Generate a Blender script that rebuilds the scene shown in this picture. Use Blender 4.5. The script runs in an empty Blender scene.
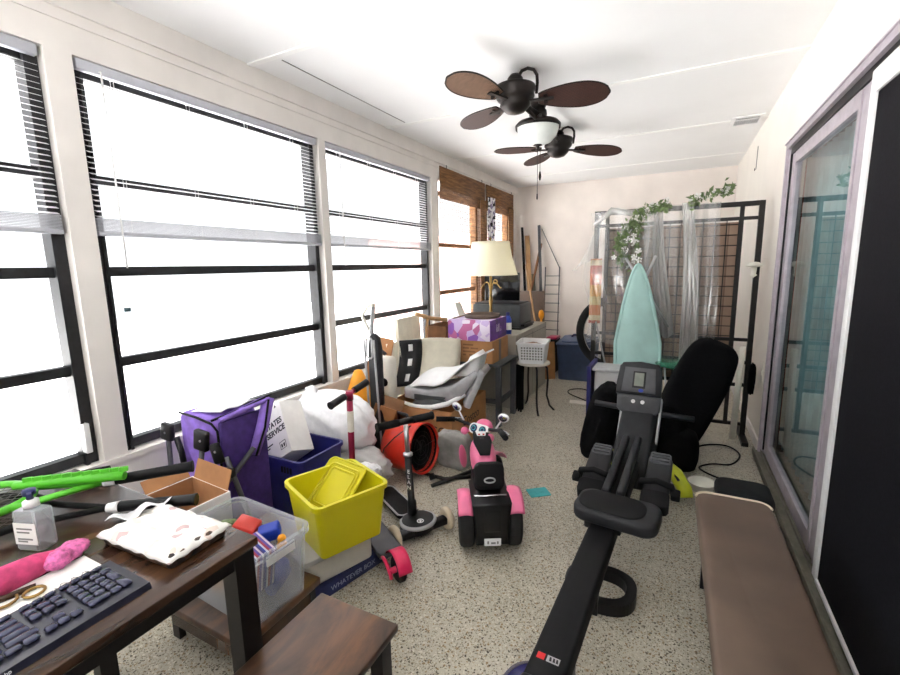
import bpy, bmesh, math, random
from mathutils import Vector, Matrix, Euler
random.seed(7)
S = bpy.context.scene
COL = S.collection
PI = math.pi
def R(d): return math.radians(d)
V = Vector

# ------------------------------------------------------------------ materials
def lin(c):
    o = []
    for v in c[:3]:
        v = v / 255.0
        o.append(v / 12.92 if v <= .04045 else ((v + .055) / 1.055) ** 2.4)
    return (*o, 1.0)
class NT:
    def __init__(s, name):
        s.m = bpy.data.materials.new(name); s.m.use_nodes = True
        s.t = s.m.node_tree; s.t.nodes.clear()
        s.out = s.n('ShaderNodeOutputMaterial')
    def n(s, ty, **kw):
        x = s.t.nodes.new(ty)
        for k, v in kw.items():
            if hasattr(x, k): setattr(x, k, v)
            else: x.inputs[k.replace('_', ' ')].default_value = v
        return x
    def l(s, a, b): s.t.links.new(a, b)
    def coords(s, scale=(1, 1, 1), kind='Object'):
        tc = s.n('ShaderNodeTexCoord'); mp = s.n('ShaderNodeMapping')
        mp.inputs['Scale'].default_value = scale
        s.l(tc.outputs[kind], mp.inputs['Vector']); return mp.outputs['Vector']
    def ramp(s, src, stops):
        r = s.n('ShaderNodeValToRGB'); e = r.color_ramp.elements
        while len(e) < len(stops): e.new(.5)
        for i, (p, c) in enumerate(stops): e[i].position = p; e[i].color = c
        s.l(src, r.inputs['Fac']); return r.outputs['Color']
def mat(name, c, rough=.55, metal=0, var=.06, scale=18, bump=0, spec=.5, sheen=0, trans=0, coat=0, stretch=(1, 1, 1)):
    k = NT(name); b = k.n('ShaderNodeBsdfPrincipled')
    b.inputs['Roughness'].default_value = rough; b.inputs['Metallic'].default_value = metal
    b.inputs['Specular IOR Level'].default_value = spec
    b.inputs['Transmission Weight'].default_value = trans
    b.inputs['Coat Weight'].default_value = coat
    if sheen: b.inputs['Sheen Weight'].default_value = sheen
    L = lin(c)
    v = k.coords(stretch); nz = k.n('ShaderNodeTexNoise'); nz.inputs['Scale'].default_value = scale; nz.inputs['Detail'].default_value = 4
    k.l(v, nz.inputs['Vector'])
    lo = tuple(max(0, x * (1 - var * 2)) for x in L[:3]) + (1,); hi = tuple(min(1, x * (1 + var * 2)) for x in L[:3]) + (1,)
    k.l(k.ramp(nz.outputs['Fac'], [(.3, lo), (.7, hi)]), b.inputs['Base Color'])
    if bump:
        bp = k.n('ShaderNodeBump'); bp.inputs['Strength'].default_value = bump; bp.inputs['Distance'].default_value = .004
        k.l(nz.outputs['Fac'], bp.inputs['Height']); k.l(bp.outputs['Normal'], b.inputs['Normal'])
    k.l(b.outputs['BSDF'], k.out.inputs['Surface']); return k.m
def schlick(k, f0):
    lw = k.n('ShaderNodeLayerWeight'); lw.inputs['Blend'].default_value = .5
    pw = k.n('ShaderNodeMath', operation='POWER'); pw.inputs[1].default_value = 5; k.l(lw.outputs['Facing'], pw.inputs[0])
    mu = k.n('ShaderNodeMath', operation='MULTIPLY_ADD'); mu.inputs[1].default_value = 1 - f0; mu.inputs[2].default_value = f0
    k.l(pw.outputs[0], mu.inputs[0]); return mu.outputs[0]
def clear(name, c, alpha=.2, rough=.15, gloss=True):
    """thin see-through plastic or glass: part transparent, part diffuse + sharp reflections"""
    k = NT(name); L = lin(c)
    tr = k.n('ShaderNodeBsdfTransparent'); tr.inputs['Color'].default_value = tuple(1 - (1 - x) * .45 for x in L[:3]) + (1,)
    pr = k.n('ShaderNodeBsdfPrincipled'); pr.inputs['Base Color'].default_value = L; pr.inputs['Roughness'].default_value = rough
    ad = k.n('ShaderNodeMath', operation='ADD'); ad.use_clamp = True
    ad.inputs[1].default_value = alpha; k.l(schlick(k, .05), ad.inputs[0])
    mx = k.n('ShaderNodeMixShader'); k.l(ad.outputs[0], mx.inputs['Fac'])
    k.l(tr.outputs[0], mx.inputs[1]); k.l(pr.outputs[0], mx.inputs[2])
    k.l(mx.outputs[0], k.out.inputs['Surface']); return k.m
def glass(name, tint=(1, 1, 1, 1), f0=.05):
    k = NT(name)
    tr = k.n('ShaderNodeBsdfTransparent'); tr.inputs['Color'].default_value = tint
    gl = k.n('ShaderNodeBsdfGlossy'); gl.inputs['Roughness'].default_value = .01
    mx = k.n('ShaderNodeMixShader'); k.l(schlick(k, f0), mx.inputs['Fac']); k.l(tr.outputs[0], mx.inputs[1]); k.l(gl.outputs[0], mx.inputs[2])
    k.l(mx.outputs[0], k.out.inputs['Surface']); return k.m
def filmy(name, a):
    k = NT(name); t = k.n('ShaderNodeBsdfTransparent'); d = k.n('ShaderNodeBsdfDiffuse'); d.inputs['Color'].default_value = (.92, .92, .9, 1)
    tl = k.n('ShaderNodeBsdfTranslucent'); tl.inputs['Color'].default_value = (.92, .92, .9, 1); g = k.n('ShaderNodeBsdfGlossy'); g.inputs['Roughness'].default_value = .12
    m1 = k.n('ShaderNodeMixShader'); m1.inputs['Fac'].default_value = .5; k.l(d.outputs[0], m1.inputs[1]); k.l(tl.outputs[0], m1.inputs[2])
    m2 = k.n('ShaderNodeMixShader'); m2.inputs['Fac'].default_value = .35; k.l(m1.outputs[0], m2.inputs[1]); k.l(g.outputs[0], m2.inputs[2])
    ad = k.n('ShaderNodeMath', operation='ADD'); ad.use_clamp = True; ad.inputs[1].default_value = a; k.l(schlick(k, .04), ad.inputs[0])
    m3 = k.n('ShaderNodeMixShader'); k.l(ad.outputs[0], m3.inputs['Fac']); k.l(t.outputs[0], m3.inputs[1]); k.l(m2.outputs[0], m3.inputs[2]); k.l(m3.outputs[0], k.out.inputs['Surface']); return k.m
def trans(name, c, f):
    k = NT(name); d = k.n('ShaderNodeBsdfDiffuse'); d.inputs['Color'].default_value = lin(c); t = k.n('ShaderNodeBsdfTranslucent'); t.inputs['Color'].default_value = lin(c)
    mx = k.n('ShaderNodeMixShader'); mx.inputs['Fac'].default_value = f; k.l(d.outputs[0], mx.inputs[1]); k.l(t.outputs[0], mx.inputs[2]); k.l(mx.outputs[0], k.out.inputs['Surface']); return k.m
def wood(name, c1, c2, c3, along=(1, 12, 1), rough=.4):
    k = NT(name); b = k.n('ShaderNodeBsdfPrincipled'); b.inputs['Roughness'].default_value = rough
    v = k.coords(along); n1 = k.n('ShaderNodeTexNoise'); n1.inputs['Scale'].default_value = 2.2; n1.inputs['Detail'].default_value = 9; n1.inputs['Roughness'].default_value = .62
    n1.inputs['Distortion'].default_value = .8
    k.l(v, n1.inputs['Vector'])
    k.l(k.ramp(n1.outputs['Fac'], [(.3, lin(c1)), (.5, lin(c2)), (.72, lin(c3))]), b.inputs['Base Color'])
    k.l(b.outputs[0], k.out.inputs['Surface']); return k.m
def terrazzo():
    k = NT('terrazzo'); b = k.n('ShaderNodeBsdfPrincipled'); b.inputs['Roughness'].default_value = .38; b.inputs['Specular IOR Level'].default_value = .3
    v = k.coords()
    cur = None
    base = k.n('ShaderNodeTexNoise'); base.inputs['Scale'].default_value = 3; k.l(v, base.inputs['Vector'])
    cur = k.ramp(base.outputs['Fac'], [(.3, lin((172, 166, 150))), (.7, lin((190, 184, 168)))])
    for sc, th, stops, off in ((74, .33, [(0, (72, 64, 54)), (.16, (140, 116, 84)), (.36, (104, 94, 80)), (.52, (206, 200, 184)), (.78, (150, 130, 102)), (.93, (204, 198, 182))], 0),
                          (140, .36, [(0, (78, 72, 62)), (.2, (200, 194, 176)), (.45, (138, 126, 104)), (.72, (98, 86, 70)), (.9, (206, 200, 184))], 3.7)):
        mp = k.n('ShaderNodeMapping'); mp.inputs['Location'].default_value = (off, off, 0); k.l(v, mp.inputs['Vector'])
        dn = k.n('ShaderNodeTexNoise'); dn.inputs['Scale'].default_value = sc * 1.3; k.l(mp.outputs[0], dn.inputs['Vector'])
        mv = k.n('ShaderNodeMixRGB', blend_type='ADD'); mv.inputs['Fac'].default_value = .012; k.l(mp.outputs[0], mv.inputs[1]); k.l(dn.outputs['Color'], mv.inputs[2])
        vo = k.n('ShaderNodeTexVoronoi'); vo.inputs['Scale'].default_value = sc; k.l(mv.outputs[0], vo.inputs['Vector'])
        sp = k.n('ShaderNodeSeparateColor'); k.l(vo.outputs['Color'], sp.inputs[0])
        col = k.ramp(sp.outputs[0], [(p, lin(c)) for p, c in stops]); 
        cr = col.node.color_ramp; cr.interpolation = 'CONSTANT'
        lt = k.n('ShaderNodeMath', operation='LESS_THAN'); lt.inputs[1].default_value = th; k.l(vo.outputs['Distance'], lt.inputs[0])
        mx = k.n('ShaderNodeMixRGB'); k.l(lt.outputs[0], mx.inputs['Fac']); k.l(cur, mx.inputs[1]); k.l(col, mx.inputs[2]); cur = mx.outputs[0]
    k.l(cur, b.inputs['Base Color']); k.l(b.outputs[0], k.out.inputs['Surface']); return k.m
def weave(name, c1, c2, s1=60, s2=60, rough=.6, bricky=False):
    k = NT(name); b = k.n('ShaderNodeBsdfPrincipled'); b.inputs['Roughness'].default_value = rough
    v = k.coords(); br = k.n('ShaderNodeTexBrick'); br.inputs['Scale'].default_value = s1
    br.inputs['Color1'].default_value = lin(c1); br.inputs['Color2'].default_value = lin(tuple(x * .85 for x in c1)); br.inputs['Mortar'].default_value = lin(c2)
    br.inputs['Mortar Size'].default_value = .03; k.l(v, br.inputs['Vector'])
    k.l(br.outputs['Color'], b.inputs['Base Color']); k.l(b.outputs[0], k.out.inputs['Surface']); return k.m
def cells(name, stops, scale=30, rough=.7, kind='Object'):
    k = NT(name); b = k.n('ShaderNodeBsdfPrincipled'); b.inputs['Roughness'].default_value = rough
    v = k.coords(); vo = k.n('ShaderNodeTexVoronoi'); vo.inputs['Scale'].default_value = scale; k.l(v, vo.inputs['Vector'])
    sp = k.n('ShaderNodeSeparateColor'); k.l(vo.outputs['Color'], sp.inputs[0])
    col = k.ramp(sp.outputs[0], [(p, lin(c)) for p, c in stops]); col.node.color_ramp.interpolation = 'CONSTANT'
    k.l(col, b.inputs['Base Color']); k.l(b.outputs[0], k.out.inputs['Surface']); return k.m
def stripes(name, stops, axis=2, scale=1., rough=.7):
    k = NT(name); b = k.n('ShaderNodeBsdfPrincipled'); b.inputs['Roughness'].default_value = rough
    v = k.coords((scale,) * 3); sp = k.n('ShaderNodeSeparateXYZ'); k.l(v, sp.inputs[0])
    fr = k.n('ShaderNodeMath', operation='FRACT'); k.l(sp.outputs[axis], fr.inputs[0])
    col = k.ramp(fr.outputs[0], [(p, lin(c)) for p, c in stops]); col.node.color_ramp.interpolation = 'CONSTANT'
    k.l(col, b.inputs['Base Color']); k.l(b.outputs[0], k.out.inputs['Surface']); return k.m

M = dict(
    floor=terrazzo(),
    wall=mat('wall_paint', (232, 226, 217), .8, var=.02, scale=2, bump=.05),
    wallr=mat('back_wall_paint', (238, 229, 222), .8, var=.03, scale=3, bump=.1),
    ceil=mat('ceiling_paint', (240, 240, 240), .85, var=.012, scale=2),
    trim=mat('trim_paint', (230, 225, 220), .6, var=.03, scale=4),
    batten=mat('batten_paint', (246, 246, 244), .6, var=.01),
    black=mat('black_plastic', (17, 17, 19), .42, var=.12, spec=.35),
    blackm=mat('matt_black', (13, 13, 15), .7, var=.15, spec=.25),
    blackfab=mat('black_fabric', (8, 8, 10), .9, var=.25, scale=60, bump=.3, spec=.15),
    frameblk=mat('window_frame_black', (22, 23, 27), .5, var=.3, scale=30),
    iron=mat('black_iron', (26, 23, 21), .5, .3, var=.15),
    bronze=mat('dark_bronze', (30, 25, 23), .42, .55, var=.15),
    grey=mat('grey_plastic', (70, 71, 75), .5, var=.08),
    dgrey=mat('dark_grey_plastic', (36, 37, 40), .5, var=.1, spec=.3),
    lgrey=mat('light_grey', (168, 168, 170), .5),
    silver=mat('silver_metal', (190, 190, 194), .28, .9, var=.04),
    chrome=mat('chrome', (222, 222, 226), .1, 1, var=.01),
    alu=mat('aluminium', (186, 178, 186), .45, .35, var=.05),
    track=mat('dull_track_aluminium', (128, 126, 112), .5, .4, var=.1),
    white=mat('white_plastic', (236, 236, 236), .4, var=.02),
    offwhite=mat('off_white', (226, 222, 210), .6, var=.03),
    cream=mat('cream_fabric', (238, 232, 212), .8, var=.03), shade=trans('lamp_shade_fabric', (244, 240, 222), .5),
    gold=mat('antique_brass', (150, 122, 70), .35, .85, var=.12),
    red=mat('red_enamel', (205, 42, 24), .3, var=.05, coat=.3),
    pink=mat('pink_plastic', (236, 118, 158), .35, var=.04),
    hot=mat('hot_pink', (224, 40, 92), .35, var=.05),
    maroon=mat('magenta_tube', (150, 24, 66), .35, .3, var=.05),
    purple=mat('purple_fabric', (142, 110, 204), .8, var=.1, scale=25, bump=.2),
    dpurple=mat('dark_purple_fabric', (70, 48, 118), .8, var=.12, scale=25, bump=.2),
    purpbox=mat('purple_print', (96, 44, 146), .45, var=.3, scale=14),
    lilac=cells('lilac_print', [(0, (214, 190, 232)), (.3, (150, 96, 190)), (.5, (238, 226, 244)), (.8, (196, 110, 160))], 14),
    navy=mat('navy_plastic', (30, 32, 104), .45, var=.08),
    navybox=mat('navy_print', (26, 36, 84), .5, var=.2, scale=20),
    bluebin=mat('slate_blue_plastic', (58, 74, 104), .5, var=.06),
    blue=mat('blue_plastic', (28, 60, 170), .4),
    teal=mat('teal_card', (64, 172, 176), .6),
    yellow=clear('yellow_clear_plastic', (226, 216, 20), .74, .3),
    yellow2=clear('yellow_lid_plastic', (230, 220, 40), .6, .3),
    lime=mat('lime_yellow', (198, 206, 44), .5),
    clearp=clear('clear_plastic', (236, 238, 242), .2, .2),
    bottle=clear('clear_bottle_plastic', (232, 236, 240), .22, .08),
    film=filmy('plastic_film', .3),
    filmf=filmy('folded_plastic_film', .42),
    bagw=mat('white_bag_plastic', (240, 240, 242), .35, var=.03, bump=.3, scale=30),
    bagc=clear('translucent_bag', (226, 224, 222), .62, .2),
    card=mat('cardboard', (170, 122, 78), .85, var=.07, scale=12),
    cardd=mat('brown_cardboard', (128, 88, 56), .85, var=.1, scale=12),
    cardo=mat('orange_cardboard', (176, 126, 84), .85, var=.06, scale=12),
    paper=mat('white_paper', (238, 236, 232), .75, var=.02),
    ink=mat('black_ink', (20, 20, 22), .7, var=0),
    inkw=mat('white_ink', (232, 232, 234), .6, var=0),
    inkb=mat('faded_blue_ink', (150, 156, 182), .6, var=0), inkr=mat('red_ink', (210, 30, 36), .6, var=0),
    inkg=mat('grey_ink', (120, 118, 116), .7, var=0),
    dwood=wood('dark_walnut', (34, 24, 18), (62, 42, 30), (96, 66, 44), (7, 1.1, 1), .24),
    rwood=wood('rustic_brown_wood', (40, 31, 25), (80, 57, 42), (120, 80, 50), (4, 1.6, 1), .38),
    bwood=wood('bamboo_brown', (78, 52, 32), (132, 92, 56), (172, 128, 82), (1, 2, 22), .6),
    lwood=wood('pale_wood', (150, 110, 70), (178, 138, 94), (200, 164, 118), (1, 8, 1), .6),
    tan=mat('tan_vinyl', (98, 81, 69), .5, var=.09, scale=5, bump=.1),
    piping=mat('cream_piping', (214, 200, 178), .6),
    mint=mat('mint_cotton', (176, 212, 206), .85, var=.04, scale=8),
    orange=mat('orange_plastic', (240, 160, 24), .5, var=.05),
    green=mat('lime_green', (88, 190, 44), .4, var=.05),
    dgreen=mat('leaf_green', (104, 124, 76), .6, var=.3, scale=60),
    petal=mat('white_petal', (244, 242, 238), .7, var=.02),
    screen=mat('lcd_grey_green', (112, 118, 108), .2),
    blackglass=mat('black_screen_glass', (10, 10, 14), .12),
    mesh=mat('black_insect_screen', (13, 13, 19), .8, var=.2, scale=90, spec=.15),
    blind=trans('blind_white', (240, 240, 242), .45),
    rail=mat('blind_rail_grey', (188, 190, 198), .5, var=.02),
    curtain=mat('teal_curtain', (150, 184, 188), .8, var=.12, scale=6),
    curtr=mat('rust_curtain', (146, 88, 78), .8, var=.1, scale=6),
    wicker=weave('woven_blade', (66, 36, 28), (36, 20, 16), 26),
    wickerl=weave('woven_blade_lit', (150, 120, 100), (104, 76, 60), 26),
    frost=mat('frosted_glass_bowl', (232, 236, 232), .25, var=.02),
    brownpanel=weave('tan_wrapping_panel', (156, 128, 108), (122, 96, 80), 6),
    cab=mat('putty_grey_metal', (150, 146, 134), .55, var=.03),
    dress=mat('grey_box', (62, 66, 68), .5, var=.08),
    rubber=mat('tyre_rubber', (20, 20, 21), .8, var=.2, scale=60),
    wheelw=mat('cream_wheel', (206, 190, 164), .45, var=.05),
    greyp=mat('grey_print_carton', (142, 140, 136), .8, var=.2, scale=8),
    leopard=cells('spotted_curtain_print', [(0, (238, 236, 240)), (.5, (40, 34, 44)), (.8, (150, 140, 170))], 26),
    scarf=stripes('orange_scarf_print', [(0, (206, 120, 50)), (.18, (214, 190, 130)), (.34, (222, 160, 60)), (.55, (200, 96, 44)), (.75, (176, 70, 40)), (.9, (214, 200, 160))], 2, 2.1),
    books=stripes('striped_covers', [(0, (40, 60, 150)), (.16, (200, 200, 214)), (.3, (150, 44, 70)), (.5, (90, 66, 150)), (.7, (206, 190, 206)), (.85, (60, 50, 120))], 1, 22),
    pinkcloth=mat('pink_cloth', (206, 70, 120), .85, var=.14, scale=40, bump=.4),
    lace=mat('pink_lace', (226, 110, 168), .85, var=.25, scale=90, bump=.6),
    pkgprint=cells('package_print', [(0, (238, 235, 230)), (.62, (226, 210, 200)), (.7, (242, 240, 236)), (.9, (200, 172, 172)), (.95, (240, 238, 234))], 60, .3),
    chips=cells('dark_snack', [(0, (54, 38, 26)), (.4, (86, 60, 40)), (.7, (30, 22, 18))], 60, .5),
    glasspane=glass('window_glass'), glassdoor=glass('door_glass', (.74, .83, .84, 1), .16),
    greenglass=clear('green_glass_edge', (70, 150, 120), .25, .05),
    brick=weave('pale_pink_brick', (210, 172, 166), (230, 214, 208), 1.6, rough=.9),
    concrete=mat('pale_concrete', (222, 222, 222), .9, var=.04, scale=3),
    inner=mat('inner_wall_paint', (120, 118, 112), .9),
    key=mat('key_black', (50, 52, 76), .24, var=.05), kbody=mat('keyboard_body', (30, 31, 44), .3, var=.05),
    bluegloss=mat('blue_black_gloss', (44, 42, 92), .25),
)

# ------------------------------------------------------------------ mesh builder
class MB:
    def __init__(s): s.bm = bmesh.new(); s.mi = 0; s.T = Matrix()
    def mark(s): return set(s.bm.faces)
    def _fin(s, vs, fs):
        for v in vs: v.co = s.T @ v.co
        for f in fs: f.material_index = s.mi
    def raw(s, verts, faces, smooth=False):
        vs = [s.bm.verts.new(s.T @ V(v)) for v in verts]
        for f in faces:
            try:
                q = s.bm.faces.new([vs[i] for i in f]); q.material_index = s.mi; q.smooth = smooth
            except ValueError: pass
        return s
    def box(s, lo, hi, rot=None, bev=0, seg=2):
        lo, hi = V(lo), V(hi); c = (lo + hi) / 2; d = hi - lo
        return s.cbox(c, d, rot, bev, seg)
    def cbox(s, c, d, rot=None, bev=0, seg=2):
        b = bmesh.new(); bmesh.ops.create_cube(b, size=1)
        for v in b.verts: v.co = V((v.co.x * d[0], v.co.y * d[1], v.co.z * d[2]))
        if bev:
            bmesh.ops.bevel(b, geom=b.edges[:], offset=min(bev, min(d) * .49), segments=seg, affect='EDGES', profile=.5)
        m = Matrix.Translation(V(c))
        if rot is not None: m = m @ (Euler(rot).to_matrix().to_4x4() if not isinstance(rot, Matrix) else rot.to_4x4())
        s._add(b, m, bool(bev)); return s
    def _add(s, b, m=Matrix(), smooth=True):
        b.verts.index_update(); mm = s.T @ m
        vs = [s.bm.verts.new(mm @ v.co) for v in b.verts]
        for f in b.faces:
            try: q = s.bm.faces.new([vs[v.index] for v in f.verts])
            except ValueError: continue
            q.material_index = s.mi; q.smooth = smooth
        b.free()
    def bar(s, p, q, w, h=None, bev=0, up=(0, 0, 1)):
        p, q = V(p), V(q); d = q - p; L = d.length
        y = d.normalized(); u = V(up)
        if abs(y.dot(u)) > .98: u = V((0, 1, 0))
        x = y.cross(u).normalized(); z = x.cross(y)
        m = Matrix((x, y, z)).transposed()
        return s.cbox((p + q) / 2, (w, L, h or w), m, bev)
    def tube(s, pts, r, n=10, closed=False, caps=True):
        pts = [V(p) for p in pts]; N = len(pts)
        rs = r if isinstance(r, (list, tuple)) else [r] * N
        rings = []; prev = None
        for i, p in enumerate(pts):
            if closed: t = pts[(i + 1) % N] - pts[i - 1]
            else: t = pts[min(i + 1, N - 1)] - pts[max(i - 1, 0)]
            t = t.normalized() if t.length > 1e-9 else V((0, 0, 1))
            if prev is None:
                a = V((0, 0, 1)) if abs(t.z) < .9 else V((1, 0, 0)); x = t.cross(a).normalized()
            else:
                x = (prev - t * prev.dot(t)); x = x.normalized() if x.length > 1e-6 else t.orthogonal().normalized()
            prev = x; y = t.cross(x)
            rings.append([s.bm.verts.new(s.T @ (p + (x * math.cos(2 * PI * k / n) + y * math.sin(2 * PI * k / n)) * rs[i])) for k in range(n)])
        rng = range(N if closed else N - 1)
        for i in rng:
            a, b = rings[i], rings[(i + 1) % N]
            for k in range(n):
                f = s.bm.faces.new((a[k], a[(k + 1) % n], b[(k + 1) % n], b[k])); f.smooth = True; f.material_index = s.mi
        if caps and not closed:
            for rg in (rings[0][::-1], rings[-1]):
                f = s.bm.faces.new(rg); f.material_index = s.mi
        return s
    def cyl(s, p, q, r, r2=None, n=24):
        return s.tube([p, q], [r, r if r2 is None else r2], n)
    def lathe(s, prof, c=(0, 0, 0), n=32, axis=None, sx=1, sy=1):
        """prof: list of (radius, z)"""
        q = V(axis).normalized().to_track_quat('Z', 'Y').to_matrix() if axis is not None else Matrix.Identity(3)
        rings = []
        for (r, z) in prof:
            rings.append([s.bm.verts.new(s.T @ (V(c) + q @ V((max(r, 1e-5) * sx * math.cos(2 * PI * k / n), max(r, 1e-5) * sy * math.sin(2 * PI * k / n), z)))) for k in range(n)])
        for a, b in zip(rings, rings[1:]):
            for k in range(n):
                f = s.bm.faces.new((a[k], a[(k + 1) % n], b[(k + 1) % n], b[k])); f.smooth = True; f.material_index = s.mi
        return s
    def ell(s, c, r, rot=None, n=24, m=14, p=1.0, noise=0, seed=0):
        """ellipsoid or superellipsoid (p<1 boxier)"""
        rnd = random.Random(seed); b = bmesh.new()
        bmesh.ops.create_uvsphere(b, u_segments=n, v_segments=m, radius=1)
        sg = lambda t: math.copysign(abs(t) ** p, t)
        ph = [rnd.uniform(0, 6.28) for _ in range(6)]
        for v in b.verts:
            x, y, z = v.co
            if p != 1:
                h = math.hypot(x, y); cx, cy = (x / h, y / h) if h > 1e-6 else (0, 0)
                x, y, z = sg(cx) * sg(h), sg(cy) * sg(h), sg(z)
            k = 1
            if noise:
                k += noise * (math.sin(5 * x + ph[0] + 3 * z) * math.sin(6 * y + ph[1]) + .6 * math.sin(11 * z + ph[2] + 4 * x) * math.sin(9 * y + ph[3]) + .4 * math.sin(17 * x + ph[4]) * math.sin(19 * z + ph[5]))
            v.co = V((x * r[0] * k, y * r[1] * k, z * r[2] * k))
        mm = Matrix.Translation(V(c))
        if rot is not None: mm = mm @ Euler(rot).to_matrix().to_4x4()
        s._add(b, mm, True); return s
    def prism(s, poly, z0, z1, m=Matrix(), bev=0, smooth=False):
        """poly in xy, extruded z0..z1, then transformed by m"""
        b = bmesh.new(); vs = [b.verts.new((x, y, z0)) for x, y in poly]; f = b.faces.new(vs)
        ex = bmesh.ops.extrude_face_region(b, geom=[f])
        for g in ex['geom']:
            if isinstance(g, bmesh.types.BMVert): g.co.z = z1
        bmesh.ops.recalc_face_normals(b, faces=b.faces[:])
        if bev:
            es = [e for e in b.edges if abs(e.verts[0].co.z - e.verts[1].co.z) < 1e-7]
            bmesh.ops.bevel(b, geom=es, offset=bev, segments=2, affect='EDGES', profile=.5)
        s._add(b, m, smooth or bool(bev)); return s
    def sheet(s, fn, nu, nv, th=0, smooth=True):
        """fn(u,v)->point, u,v in 0..1"""
        g = [[s.bm.verts.new(s.T @ V(fn(i / nu, j / nv))) for j in range(nv + 1)] for i in range(nu + 1)]
        fs = []
        for i in range(nu):
            for j in range(nv):
                f = s.bm.faces.new((g[i][j], g[i + 1][j], g[i + 1][j + 1], g[i][j + 1])); f.smooth = smooth; f.material_index = s.mi; fs.append(f)
        if th:
            for f in fs: f.normal_update()
            bmesh.ops.solidify(s.bm, geom=fs, thickness=th)
        return s
    def build(s, name, m, parent=None, world=False, wn=True):
        if world and parent is not None:
            inv = parent['_m'] if False else root_m(parent).inverted()
            for v in s.bm.verts: v.co = inv @ v.co
        bmesh.ops.recalc_face_normals(s.bm, faces=s.bm.faces[:]) if len(s.bm.faces) < 60000 else None
        me = bpy.data.meshes.new(name); s.bm.to_mesh(me); s.bm.free()
        for x in (m if isinstance(m, (list, tuple)) else [m]): me.materials.append(x)
        o = bpy.data.objects.new(name, me); COL.objects.link(o)
        if parent is not None: o.parent = parent
        return o
def root_m(o):
    m = Matrix.Translation(o.location) @ o.rotation_euler.to_matrix().to_4x4()
    return root_m(o.parent) @ m if o.parent else m
def tag(o, label=None, cat=None, group=None, kind=None):
    if label: o['label'] = label
    if cat: o['category'] = cat
    if group: o['group'] = group
    if kind: o['kind'] = kind
    return o
def thing(name, label, cat, loc=(0, 0, 0), rz=0, group=None, kind=None):
    o = bpy.data.objects.new(name, None); COL.objects.link(o); o.empty_display_size = .1
    o.location = loc; o.rotation_euler = (0, 0, R(rz)); return tag(o, label, cat, group, kind)
def P1(name, m, parent, fn, world=False):
    b = MB(); fn(b); return b.build(name, m, parent, world)
def single(name, label, cat, m, fn, loc=(0, 0, 0), rz=0, group=None, kind=None):
    b = MB(); fn(b); o = b.build(name, m); o.location = loc; o.rotation_euler = (0, 0, R(rz)); return tag(o, label, cat, group, kind)
def lettering(txt, size, m, parent, at, right, up, name='lettering', ext=.0006, align='CENTER', bold=0):
    c = bpy.data.curves.new(name, 'FONT'); c.body = txt; c.size = size; c.extrude = ext; c.offset = bold
    c.align_x = align; c.align_y = 'CENTER'; c.materials.append(m)
    t = bpy.data.objects.new(name, c); COL.objects.link(t); bpy.context.view_layer.update()
    me = bpy.data.meshes.new_from_object(t.evaluated_get(bpy.context.evaluated_depsgraph_get())); bpy.data.objects.remove(t)
    if not me.materials: me.materials.append(m)
    o = bpy.data.objects.new(name, me); COL.objects.link(o); o.parent = parent
    r = V(right).normalized(); u = V(up).normalized(); n = r.cross(u)
    mm = Matrix((r, u, n)).transposed().to_4x4(); mm.translation = V(at)
    o.matrix_local = mm; return o
def rrect(w, h, r, n=6):
    p = []
    for cx, cy, a0 in ((w / 2 - r, h / 2 - r, 0), (-w / 2 + r, h / 2 - r, 90), (-w / 2 + r, -h / 2 + r, 180), (w / 2 - r, -h / 2 + r, 270)):
        for k in range(n + 1):
            a = R(a0 + 90 * k / n); p.append((cx + r * math.cos(a), cy + r * math.sin(a)))
    return p
def frame_m(o, r, u):
    r = V(r).normalized(); u = V(u); n = r.cross(u).normalized(); u = n.cross(r)
    m = Matrix((r, u, n)).transposed().to_4x4(); m.translation = V(o); return m
def arc(c, r, a0, a1, n, ax='xz', off=0):
    o = []
    for k in range(n + 1):
        a = R(a0 + (a1 - a0) * k / n); x, y = r * math.cos(a), r * math.sin(a)
        o.append({'xz': (c[0] + x, c[1], c[2] + y), 'yz': (c[0], c[1] + x, c[2] + y), 'xy': (c[0] + x, c[1] + y, c[2])}[ax])
    return o

# ------------------------------------------------------------------ room
XL, XR, YF, YB, ZC = -2.35, .6, -1.3, 6.95, 2.6
def st(o): o['kind'] = 'structure'; return o
st(single('floor', None, None, M['floor'], lambda b: b.box((XL - .1, YF - .1, -.1), (XR + .1, YB + .1, 0))))
st(single('ceiling', None, None, M['ceil'], lambda b: b.box((XL - .12, YF - .1, ZC), (XR + .12, YB + .1, ZC + .1))))
def f(b):
    b.box((XL - .12, YF, 0), (XL, YB, .52)); b.box((XL - .12, YF, 2.32), (XL, YB, ZC))
    for y0, y1 in ((YF, -.55), (1.0, 1.1), (2.56, 2.63), (4.2, 4.34), (5.52, 5.74), (6.72, YB)): b.box((XL - .12, y0, .52), (XL, y1, 2.32))
st(single('wall_left', None, None, M['trim'], f))
st(single('wall_back', None, None, M['wallr'], lambda b: b.box((XL - .12, YB, 0), (XR + .1, YB + .1, ZC))))
def f(b):
    b.box((XR, 3.76, 0), (XR + .1, YB, ZC)); b.box((XR, YF, 2.15), (XR + .1, 3.76, ZC)); b.box((XR, YF, 0), (XR + .1, -.6, 2.15))
st(single('wall_right', None, None, M['wall'], f))
def f(b):   # the end wall behind the camera with its own wide window
    b.box((XL - .12, YF - .1, 0), (XR + .1, YF, .6)); b.box((XL - .12, YF - .1, 2.42), (XR + .1, YF, ZC))
    for x0, x1 in ((XL - .12, -2.2), (-.95, -.8), (.5, XR + .1)): b.box((x0, YF - .1, .6), (x1, YF, 2.42))
st(single('wall_front', None, None, M['wall'], f))
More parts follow.
